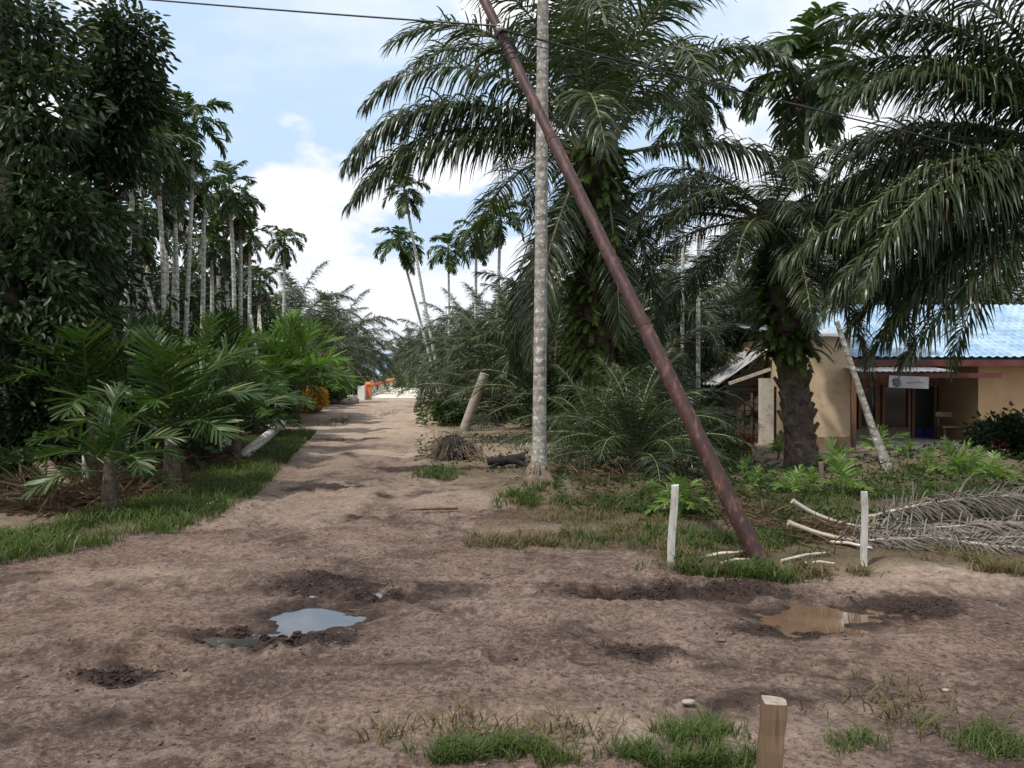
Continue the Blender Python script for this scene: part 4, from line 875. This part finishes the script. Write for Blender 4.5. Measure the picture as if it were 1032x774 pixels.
# --- posts
def post(name, mat, foot, top, w, label, seed, sq=True, cap=None):
    r = random.Random(seed); foot, top = Vector(foot), Vector(top); n = 12; mb = MB(); vs = []
    for i in range(n+1):
        p = (foot-UP*.12).lerp(top, i/n)+Vector((math.sin(i*.55+seed)*w*.10, 0, 0)); q = w*.5*(1+r.uniform(-.04, .04)); a0 = R(38)+r.uniform(-.02, .02)
        for k in range(8):
            a = a0+k*PI/4; rr = q*(1.28 if k % 2 == 0 else 1.0); vs.append(p+Vector((math.cos(a)*rr, math.sin(a)*rr, (r.uniform(-.008, .008) if i == n else 0))))
    mb.add(vs, [(i*8+j, i*8+(j+1) % 8, (i+1)*8+(j+1) % 8, (i+1)*8+j) for i in range(n) for j in range(8)], 0)
    mb.add(vs[-8:], [tuple(range(8))], 1)
    return mb.thing(name, [M[mat], M[cap or mat]], label, 'post', 'posts along the yard')
f = B(777, 2.62); post('wooden_post', 'wood', f, at(779, 706, 2.62), .078, 'square brown wooden post with a pale sawn top at the bottom edge', 1, cap='endgrain')
g = G(676, 574); post('white_post', 'whitepost', g, at(680, 489, g.y), .062, 'thin whitish post left of the foot of the leaning pole', 2)
g = G(872, 571); post('white_post', 'whitepost', g, at(871.5, 496, g.y), .05, 'thin white post standing before the fallen frond', 3)
g = G(828, 498); post('dark_stake', 'stick', g, at(828, 466, g.y), .06, 'short dark stake between the seedlings', 4)

# --- fallen fronds on the right
def fallen(pts, L0, label, seed, t0, npair, llen):
    r = random.Random(seed); P = [Vector(p) for p in pts]
    # resample
    path = []
    for i in range(len(P)-1):
        for k in range(5): path.append(P[i].lerp(P[i+1], k/5))
    path.append(P[-1])
    for _ in range(3): path = [path[0]]+[(path[i-1]+path[i]*2+path[i+1])/4 for i in range(1, len(path)-1)]+[path[-1]]
    for p in path: p.z = max(p.z, gz(p.x, p.y)+.035)
    n = len(path); mb = MB(); mb.tube(path, [.026*(1-.8*i/n) if i > 0 else .030 for i in range(n)], 8, 0)
    root = tag(link('fallen_frond', mb.mesh('fallen_frond', M['petiole'], path[0]), None, path[0]), label, 'palm frond', 'fallen palm fronds')
    m2 = MB(); k0 = int(t0*(n-1))
    pinnate(m2, path[k0:], .006, .02, npair, llen, .013, (24, 66), 1.7, .65, r, 5, .15, (0, 1), lambda u: min(1, .4+u*2)*(1-.4*u))
    vs = np.array(m2.v); vs[:, 2] = np.maximum(vs[:, 2], H(vs[:, 0], vs[:, 1])+.008+.02*rng.random(len(vs))); m2.v = [tuple(v) for v in vs]
    m2.build('leaflets', [M['petiole'], M['deadfrond']], root)
    return root
fallen([at(799, 505, 8.1), at(818, 517, 8.1), at(850, 529, 8.05), at(900, 535, 8.0), at(960, 531, 8.05), at(1032, 527, 8.2), at(1120, 526, 8.4)], 4, 'fallen grey frond whose thick pale stalk curves up at its end', 5, .34, 230, .62)
fallen([at(795, 527, 7.55), at(822, 537, 7.55), at(855, 545, 7.5), at(905, 548, 7.45), at(985, 545, 7.6), at(1080, 540, 7.8)], 4, 'fallen grey frond with a lower darker stalk in front of the other', 6, .34, 220, .60)
fallen([at(868, 525, 9.0), at(900, 515, 8.9), at(950, 505, 8.8), at(1010, 500, 8.7), at(1090, 500, 8.7)], 4, 'fallen grey frond arching behind the other two', 7, .1, 210, .66)
fallen([at(935, 552, 7.6), at(985, 556, 7.3), at(1040, 558, 7.1), at(1120, 560, 7.0)], 3, 'grey frond tip lying at the right edge', 8, .05, 150, .5)
for i, (a, b_, rd, lab) in enumerate((((702, 566), (752, 560), .016, 'bleached stick left of the pole foot'), ((726, 570), (758, 567), .012, 'thin bleached stick under the longer one'), ((788, 568), (836, 560), .014, 'bleached stick right of the pole foot'), ((812, 570), (842, 572), .013, 'short bleached stick near the second white post'), ((835, 548), (880, 556), .016, 'pale stick under the fallen stalks'), ((655, 519), (688, 512), .014, 'pale stick by the yellow-green seedling'))):
    p, q = G(*a), G(*b_); mb = MB(); mb.tube([p+UP*rd, p.lerp(q, .5)+UP*(rd+.02), q+UP*(rd+.01)], [rd, rd*.95, rd*.6], 6, 0, True, True, .12); mb.thing('stick', M['palestick'], lab, 'stick', 'bleached sticks by the pole')
p = G(408, 517); q = G(461, 516); mb = MB(); mb.tube([p+UP*.03, p.lerp(q, .3)+UP*.035, p.lerp(q, .65)+UP*.045, q+UP*.05], [.008, .013, .02, .026], 8, 0, True, True, .15); mb.thing('stick', M['stick'], 'dark curved piece of bark lying on the track', 'stick')
for i, (px, py, s, lab) in enumerate(((695, 716, .055, 'flat grey stone by the wooden post'), (492, 581, .03, 'small brown stone on the track'), (728, 648, .045, 'brown clod beside the dark rut'), (440, 620, .022, 'dark pebble right of the clear puddle'), (378, 720, .028, 'small brown stone low in the centre of the bare dirt'), (955, 700, .03, 'small grey stone at the lower right'), (306, 625, .02, 'small dark stone at the sky reflecting puddle'))):
    mb = MB(); mb.blob(G(px, py)+UP*s*.2, (s*.62, s*.42, s*.24), 0, 11, 8, .2); mb.thing('stone', M['plank'] if i in (0, 5) else M['stick'], lab, 'stone', 'stones on the dirt')

# --- centre: slanting stump, brush, charred log
a = G(467, 434); t_ = at(489, 377, a.y-.2); mb = MB(); mb.tube([a-UP*.1, a.lerp(t_, .5), t_], [.17, .15, .14], 10, 0, True, True, .06); mb.thing('slanting_stump', M['plank'], 'pale cut trunk slanting to the right beside the track', 'stump')
for i, (px0, py0, px1, py1, lab) in enumerate(((468, 402, 492, 408, 'pale plank lying behind the slanting stump'), (480, 412, 497, 409, 'short pale plank below the other'))):
    mb = MB(); p, q = at(px0, py0, 26.5), at(px1, py1, 26.7); mb.tube([p, q], .05, 6); mb.thing('plank', M['palestick'], lab, 'plank')
# low weeds under the right-hand palms
undergrowth('weeds', [(560, 780, 9.0, 13, .12, 1900), (780, 1050, 8.4, 9.4, .10, 800), (760, 1050, 10.2, 15, .16, 2300), (560, 760, 12.5, 17, .3, 2600), (420, 530, 13, 22, .10, 700)], 'shrub', 'low leafy weeds in the shade of the right-hand yard', .085, .035)
c = G(458, 462); root = empty('brush_heap', c, 'dark heap of dry roots and brush at the right edge of the track', 'brush heap')
mb = MB(); r = random.Random(3)
for k in range(420):
    o = Vector((r.gauss(0, .25), r.gauss(0, .22), 0)); h = .52*math.exp(-(o.x/.42)**2-(o.y/.4)**2)
    p = c+o*.6+UP*h*r.uniform(.4, 1.05); d = Vector((o.x*2+r.gauss(0, .5), o.y*2+r.gauss(0, .5), r.uniform(-.7, .3))).normalized(); L = r.uniform(.2, .5)
    mb.tube([p, p+d*L*.5+UP*.02, p+d*L-UP*L*.35], [.009, .007, .003], 3, 0, False)
mb.build('twigs', M['stick'], root)
mb = MB(); mb.blob(c+UP*.14, (.36, .34, .30), 0, 12, 9, .2); mb.build('core', M['char'], root)
c = G(512, 472); mb = MB(); s_ = c.y/F
r = random.Random(12)
for (p, q, r0, r1) in (((-21, .10), (17, .17), .07, .10), ((-12, .18), (22, .06), .05, .06), ((6, .2), (20, .26), .045, .02), ((-4, .14), (-16, .02), .05, .04), ((10, .12), (26, .02), .05, .03)):
    a_, b_ = c+Vector((p[0]*s_, r.uniform(-.06, .06), p[1])), c+Vector((q[0]*s_, r.uniform(-.1, .1), q[1]))
    mb.tube([a_.lerp(b_, k/5)+Vector((r.gauss(0, .012), r.gauss(0, .012), r.gauss(0, .012))) for k in range(6)], [(r0+(r1-r0)*k/5)*r.uniform(.8, 1.2) for k in range(6)], 9, 0, True, True, .14)
mb.thing('charred_log', M['char'], 'blackened broken logs lying in a pile left of the mottled stem', 'log')

# --- seedlings of the yard
clump('seedling_palm', G(684, 522), 'yellow-green palm seedling right behind the left white post', 21, SEF, 13, 1.0, 30, 'palm seedlings in the yard', .12)
SD_ = [(785, 462, .95, 'bright seedling left of the leaning-trunked oil palm foot'), (845, 474, .95, 'bright seedling in front of the cream wall'), (800, 504, .85, 'seedling with pale tips just right of the leaning pole'), (851, 500, .9, 'dark upright seedling beside the short stake'), (888, 462, 1.15, 'large bright seedling touching the leaning stem'), (966, 487, 1.15, 'bushy bright seedling in front of the house door'),
       (762, 497, .65, 'small drooping seedling between the pole and the stake'), (818, 497, .6, 'small seedling left of the short stake'), (739, 462, .6, 'small seedling beside the shed path'), (1006, 492, .85, 'seedling at the right edge of the yard'), (936, 478, .7, 'seedling right of the mound'), (752, 480, .5, 'tiny seedling in the yard grass'), (915, 462, .6, 'tiny seedling below the house step'), (985, 480, .8, 'seedling behind the bushy bright one')]
for i, (px, py, sc, lab) in enumerate(SD_):
    clump('seedling_palm', G(px, py), lab, 30+i, SEF, 8 if sc > .8 else 6, sc*1.08, 34, 'palm seedlings in the yard', .12, sr=.03)
# --- leaning bare stem
a = G(893, 472); t_ = at(843, 324, a.y+.1); mb = MB(); mb.tube([a-UP*.15, a+UP*.1, a.lerp(t_, .3), a.lerp(t_, .6), t_], [.14, .085, .06, .05, .04], 10, 0, True, True, .03)
mb.thing('leaning_stem', M['neartrunk'], 'bare grey palm stem leaning left in front of the house porch', 'palm stem')

# --- house
def hx(px, D): return (px-CX)*D/F
GZ = -.56
hs = empty('house', (14, 25, GZ), 'cream house with a blue tiled roof behind the right-hand palms', 'house')
def slab(name, mat, x0, x1, y0, y1, z0, z1, parent=None, rot=None):
    mb = MB(); mb.box(((x0+x1)/2, (y0+y1)/2, (z0+z1)/2), (x1-x0, y1-y0, z1-z0), rot); return mb.build(name, M[mat], parent or hs)
xa, xb, xc = hx(799, 23.1), hx(857, 23.1), hx(986, 24)
slab('wall', 'cream', xa, xb, 23.1, 29, GZ-.2, 2.75); slab('wall', 'recess', xb, xc, 26.2, 26.4, GZ-.2, 2.3); slab('wall', 'cream_shade', xc, xc+7, 24, 29, GZ-.2, 2.0)
slab('plinth', 'plinth', xa-.004, xb+.004, 23.085, 24.6, GZ-.2, GZ+.36); slab('terrace', 'whitewall', xb-.3, xc, 23.1, 26.2, GZ-.3, GZ+.10)
slab('lower_wall', 'greenwall', xb, hx(920, 26), 26.12, 26.2, GZ, -.17); slab('lower_wall', 'greenwall', hx(946, 26), xc, 26.12, 26.2, GZ, -.17)
def window(p0, p1, z0, z1, mull=1):
    x0, x1 = hx(p0, 26), hx(p1, 26); f = MB()
    for xx in [x0+(x1-x0)*k/mull for k in range(mull+1)]: f.box((xx, 26.14, (z0+z1)/2), (.09, .12, z1-z0+.16))
    for zz in (z0-.04, z1+.04): f.box(((x0+x1)/2, 26.14, zz), (x1-x0+.086, .116, .08))
    w_ = f.build('window', M['frame'], hs); mb = MB(); mb.box(((x0+x1)/2, 26.17, (z0+z1)/2), (x1-x0-.05, .03, z1-z0)); mb.build('pane', M['glass'], w_)
window(868, 885, -.1, 1.15); window(892, 918, -.12, 1.18, 1); window(949, 984, .05, 1.15, 2)
mb = MB(); x0, x1 = hx(922, 26), hx(944, 26)
for xx in (x0, x1): mb.box((xx, 26.13, .36), (.09, .14, 1.75))
mb.box(((x0+x1)/2, 26.13, 1.27), (x1-x0+.086, .136, .08)); d = mb.build('doorway', M['frame'], hs)
mb = MB(); mb.box(((x0+x1)/2, 26.16, .4), (x1-x0-.09, .05, 1.66)); mb.build('shade_panel', M['dark'], d)  # solid panel painted near-black for the unlit room inside
mb = MB(); w_ = (x1-x0-.12)/2
for k in (0, 1):
    n_ = 14; xs = [x0+.06+k*(w_+.03)+w_*i/n_ for i in range(n_+1)]; ys = [26.05+.03*math.sin(i*1.9+k) for i in range(n_+1)]
    mb.add([(xx, yy, z) for z in (GZ+.12, -.12) for xx, yy in zip(xs, ys)]+[(xx, yy+.012, z) for z in (GZ+.12, -.12) for xx, yy in zip(xs, ys)], [(i, i+1, n_+2+i, n_+1+i) for i in range(n_)]+[(2*n_+2+i+1, 2*n_+2+i, 3*n_+3+i, 3*n_+4+i) for i in range(n_)])
mb.build('blue_curtain', M['bluecloth'], d)
def tiled(name, mat, x0, x1, ye, ze, yr, zr, parent, rows=15, wave=.25):
    nxp = int((x1-x0)/wave*6); L = math.hypot(yr-ye, zr-ze); nv = Vector((0, -(zr-ze)/L, (yr-ye)/L)); vs = []; fs = []; per = 4; ny_ = rows*per
    for j in range(ny_+1):
        f = j/ny_; ph = (j % per)/per
        for i in range(nxp+1):
            x = x0+(x1-x0)*i/nxp; k = i % 6
            h = .024*math.sin(2*PI*k/6)+(.085*(1-ph))
            p = Vector((x, ye+(yr-ye)*f-(.0 if ph else .012), ze+(zr-ze)*f))+nv*h; vs.append(p)
    fs = [(j*(nxp+1)+i, j*(nxp+1)+i+1, (j+1)*(nxp+1)+i+1, (j+1)*(nxp+1)+i) for j in range(ny_) for i in range(nxp)]
    b0 = len(vs); vs += [Vector((x0, ye, ze-.05)), Vector((x1, ye, ze-.05)), Vector((x1, yr, zr-.05)), Vector((x0, yr, zr-.05))]; fs.append((b0+3, b0+2, b0+1, b0))
    mb = MB(); mb.add(vs, fs, 0, True); return mb.build(name, M[mat], parent)
rf = tiled('roof', 'bluetile', xb+.02, xc+8.5, 23.25, 2.06, 28.6, 4.05, hs)
slab('fascia', 'maroon', xb+.02, xc+8.5, 23.22, 23.26, 1.86, 2.04, rf); slab('soffit', 'maroon', xb+.02, xc+8.5, 23.27, 26.1, 1.92, 1.96, rf)
mb = MB(); mb.add([(xa-.3, 22.95, 2.74), (xb+.12, 22.95, 2.74), (xb+.12, 29.2, 3.5), (xa-.3, 29.2, 3.5), (xa-.3, 22.95, 2.70), (xb+.12, 22.95, 2.70), (xb+.12, 29.2, 3.46), (xa-.3, 29.2, 3.46)], [(0, 1, 2, 3), (7, 6, 5, 4), (0, 4, 5, 1), (1, 5, 6, 2), (2, 6, 7, 3), (3, 7, 4, 0)]); mb.build('flat_roof', M['zinc'], hs)
# porch lean-to sheet
pr = MB(); x0, x1 = hx(858, 22.6), hx(952, 22.6); n_ = 60
for lay in (0, 1):
    pr.add([(x0+(x1-x0)*i/n_, yy, zz+.012*math.sin(i*PI/2)-.012*lay) for (yy, zz) in ((21.9, 1.70), (23.2, 1.83)) for i in range(n_+1)], [(i, i+1, n_+2+i, n_+1+i) if lay == 0 else (i+1, i, n_+1+i, n_+2+i) for i in range(n_)])
po = pr.build('porch_roof', M['zinc'], hs)
slab('porch_beam', 'maroon', x0, x1+1.2, 21.93, 22.03, 1.52, 1.66, hs)
for px in (861,):
    xx = hx(px, 22); slab('porch_post', 'frame', xx-.05, xx+.05, 21.98, 22.08, GZ-.2, 1.52, hs)
sgx0, sgx1 = hx(896, 21.85), hx(936, 21.85); mb = MB(); mb.box(((sgx0+sgx1)/2, 21.86, 1.405), (sgx1-sgx0, .03, .33), Matrix.Rotation(R(2.2), 3, 'Y')); sg = mb.build('sign_board', M['sign'], hs)
mb = MB(); mb.blob((sgx0+.20, 21.84, 1.40), (.12, .008, .11), 0, 9, 7, .2); mb.build('sign_emblem', M['signink'], sg)
mb = MB(); r = random.Random(9)
for k in range(9): # the lettering is too blurred to read: soft unreadable strokes
    xx = sgx0+.46+k*.058; mb.tube([(xx, 21.84, 1.40+r.uniform(-.03, .03)), (xx+.025, 21.84, 1.40+r.uniform(-.03, .05)), (xx+.05, 21.84, 1.39+r.uniform(-.03, .03))], .008, 4)
mb.build('sign_script', M['signscript'], sg)
# bench on the terrace
bn = empty('bench', (hx(965, 25.2), 25.2, GZ+.1), 'wooden bench with two pale planks on the house terrace', 'bench')
bx0, bx1 = hx(947, 25.2), hx(982, 25.2)
slab('backrest', 'plank', bx0, bx1, 25.42, 25.46, .26, .42, bn); slab('seat', 'plank', bx0, bx1, 25.0, 25.4, -.06, -.01, bn)
for xx in (bx0+.08, bx1-.08):
    slab('leg', 'frame', xx-.04, xx+.04, 25.03, 25.09, GZ+.1, -.06, bn); slab('leg', 'frame', xx-.04, xx+.04, 25.40, 25.47, GZ+.1, .30, bn)
# --- plank shed
sh = empty('shed', (7.4, 26, GZ), 'plank shed with a sloping zinc roof left of the cream house', 'shed')
mb = MB(); lo, hi = (6.45, 1.30), (8.02, 2.42); n_ = 40
zf = lambda x: lo[1]+(hi[1]-lo[1])*(x-lo[0])/(hi[0]-lo[0])
for lay in (0, 1):
    vs = [(lo[0]+(hi[0]-lo[0])*u, 24.8+5*i/n_, lo[1]+(hi[1]-lo[1])*u+.02*math.sin(i*PI/2)-.02*lay) for u in (0, 1) for i in range(n_+1)]
    mb.add(vs, [(i, i+1, n_+2+i, n_+1+i) if lay else (i+1, i, n_+1+i, n_+2+i) for i in range(n_)])
mb.build('roof', M['zinc'], sh)
mb = MB(); k = 0; z = GZ-.1; r = random.Random(4)
while z < 2.0:
    hgt = .19; x0 = 6.78 if z < 1.2 else lo[0]+(z+hgt-lo[1])/(hi[1]-lo[1])*(hi[0]-lo[0])+.06
    if x0 < 7.9: mb.box(((x0+7.98)/2, 25.15+r.uniform(-.012, .012), z+hgt/2), (7.98-x0, .03, hgt-.014), Matrix.Rotation(r.uniform(-.01, .01), 3, 'Y'))
    z += hgt
mb.build('board_wall', M['boards'], sh)
mb = MB(); mb.box((6.79, 27.3, .3), (.04, 4.3, 1.8)); mb.build('side_wall', M['boards'], sh)
mb = MB(); mb.box((7.40, 24.72, 1.56), (1.38, .06, .10), Matrix.Rotation(-.335, 3, 'Y')); mb.build('rafter', M['palestick'], sh)
mb = MB(); mb.box((7.58, 25.10, .25), (.06, .05, 1.6)); mb.box((7.30, 25.105, .25), (.05, .05, 1.6)); mb.box((7.44, 25.10, 1.02), (.22, .045, .07)); mb.build('door_frame', M['frame'], sh)
mb = MB(); mb.box((7.86, 24.55, .45), (.40, .25, 2.1)); mb.build('pillar', M['whitewall'], sh)

# ------------------------------------------------------------------ camera, light, sky
cam = bpy.data.cameras.new('camera'); co = bpy.data.objects.new('camera', cam); COL.objects.link(co); S.camera = co
cam.sensor_width = 36; cam.lens = 36*F/1032; cam.clip_end = 6000; cam.clip_start = .05
co.location = (0, 0, CAMH); co.rotation_euler = (PI/2-math.atan((387-HY)/F), 0, 0)
sd = Vector((.38, .30, -.87)).normalized()
sun = bpy.data.lights.new('sun', 'SUN'); sun.energy = 4.0; sun.angle = R(1.0); sun.color = (1, .955, .88)
so = bpy.data.objects.new('sun', sun); COL.objects.link(so); so.rotation_euler = sd.to_track_quat('-Z', 'Y').to_euler(); so.location = (-20, -10, 40)
w = bpy.data.worlds.new('World'); S.world = w; w.use_nodes = True; t = w.node_tree; t.nodes.clear()
N = lambda typ: t.nodes.new(typ)
sky = N('ShaderNodeTexSky'); sky.sky_type = 'NISHITA'; sky.sun_disc = False; sky.sun_elevation = math.asin(-sd.z); sky.sun_rotation = math.atan2(-sd.x, -sd.y)
sky.air_density = 1.2; sky.dust_density = 2.0; sky.ozone_density = 2.0
tc = N('ShaderNodeTexCoord'); sep = N('ShaderNodeSeparateXYZ'); t.links.new(tc.outputs['Generated'], sep.inputs[0])
def m(op, a, b=0., clamp=False):
    n = N('ShaderNodeMath'); n.operation = op; n.use_clamp = clamp
    for i, v in enumerate((a, b)):
        if isinstance(v, bpy.types.NodeSocket): t.links.new(v, n.inputs[i])
        else: n.inputs[i].default_value = v
    return n.outputs[0]
zz = m('ADD', m('MAXIMUM', sep.outputs[2], 0.), .16)
cb = N('ShaderNodeCombineXYZ'); t.links.new(m('DIVIDE', sep.outputs[0], zz), cb.inputs[0]); t.links.new(m('DIVIDE', sep.outputs[1], zz), cb.inputs[1]); cb.inputs[2].default_value = 3.7
def noise(scale, det, rough, off, dist=0.):
    mp = N('ShaderNodeMapping'); mp.inputs['Location'].default_value = off; t.links.new(cb.outputs[0], mp.inputs[0])
    n = N('ShaderNodeTexNoise'); n.inputs['Scale'].default_value = scale; n.inputs['Detail'].default_value = det; n.inputs['Roughness'].default_value = rough; n.inputs['Distortion'].default_value = dist
    t.links.new(mp.outputs[0], n.inputs['Vector']); return n.outputs['Fac']
def mr(v, a, b, c=0., d=1.):
    n = N('ShaderNodeMapRange'); n.interpolation_type = 'SMOOTHSTEP'; t.links.new(v, n.inputs[0])
    for i, q in enumerate((a, b, c, d)): n.inputs[i+1].default_value = q
    return n.outputs[0]
# cumulus banks near the horizon in direction space, thin veil above
mp2 = N('ShaderNodeMapping'); t.links.new(tc.outputs['Generated'], mp2.inputs[0]); mp2.inputs['Scale'].default_value = (1, 1, 1.9); mp2.inputs['Location'].default_value = (.37, .2, .1)
cn = N('ShaderNodeTexNoise'); cn.inputs['Scale'].default_value = 5.0; cn.inputs['Detail'].default_value = 9; cn.inputs['Roughness'].default_value = .55; t.links.new(mp2.outputs[0], cn.inputs['Vector'])
low = mr(sep.outputs[2], .10, .45, .10, -.015)
cum = mr(m('ADD', cn.outputs['Fac'], low), .50, .60)
veil = mr(noise(.55, 8, .6, (2.3, 7.7, 0), .3), .40, .60, .10, 1.0)
shade = mr(noise(2.2, 6, .6, (9, 1, 0)), .3, .75)
def mix(f, a, b):
    n = N('ShaderNodeMix'); n.data_type = 'RGBA'
    for i, v in ((0, f), (6, a), (7, b)):
        if isinstance(v, bpy.types.NodeSocket): t.links.new(v, n.inputs[i])
        elif isinstance(v, tuple): n.inputs[i].default_value = (*v, 1)
        else: n.inputs[i].default_value = v
    return n.outputs[2]
CLOUD = 11.2
skyc = mix(.85, sky.outputs[0], (6.3, 8.5, 11.2))
c1 = mix(m('MULTIPLY', veil, .93), skyc, mix(shade, (CLOUD*.86, CLOUD*.90, CLOUD*.98), (CLOUD*.98, CLOUD*1.0, CLOUD*1.06)))
c2 = mix(cum, c1, mix(mr(cn.outputs['Fac'], .5, .75), (CLOUD*.88, CLOUD*.91, CLOUD*.98), (CLOUD*1.12, CLOUD*1.12, CLOUD*1.12)))
bg = N('ShaderNodeBackground'); bg.inputs['Strength'].default_value = .1; t.links.new(c2, bg.inputs['Color'])
ow = N('ShaderNodeOutputWorld'); t.links.new(bg.outputs[0], ow.inputs['Surface'])
vs = S.view_settings; vs.view_transform = 'Standard'; vs.look = 'None'; vs.exposure = 0.0; vs.gamma = 1; vs.use_curve_mapping = False
S.render.engine = 'CYCLES'; S.cycles.max_bounces = 6; S.cycles.diffuse_bounces = 1; S.cycles.glossy_bounces = 2; S.cycles.transmission_bounces = 3; S.cycles.transparent_max_bounces = 4
S.cycles.use_denoising = True
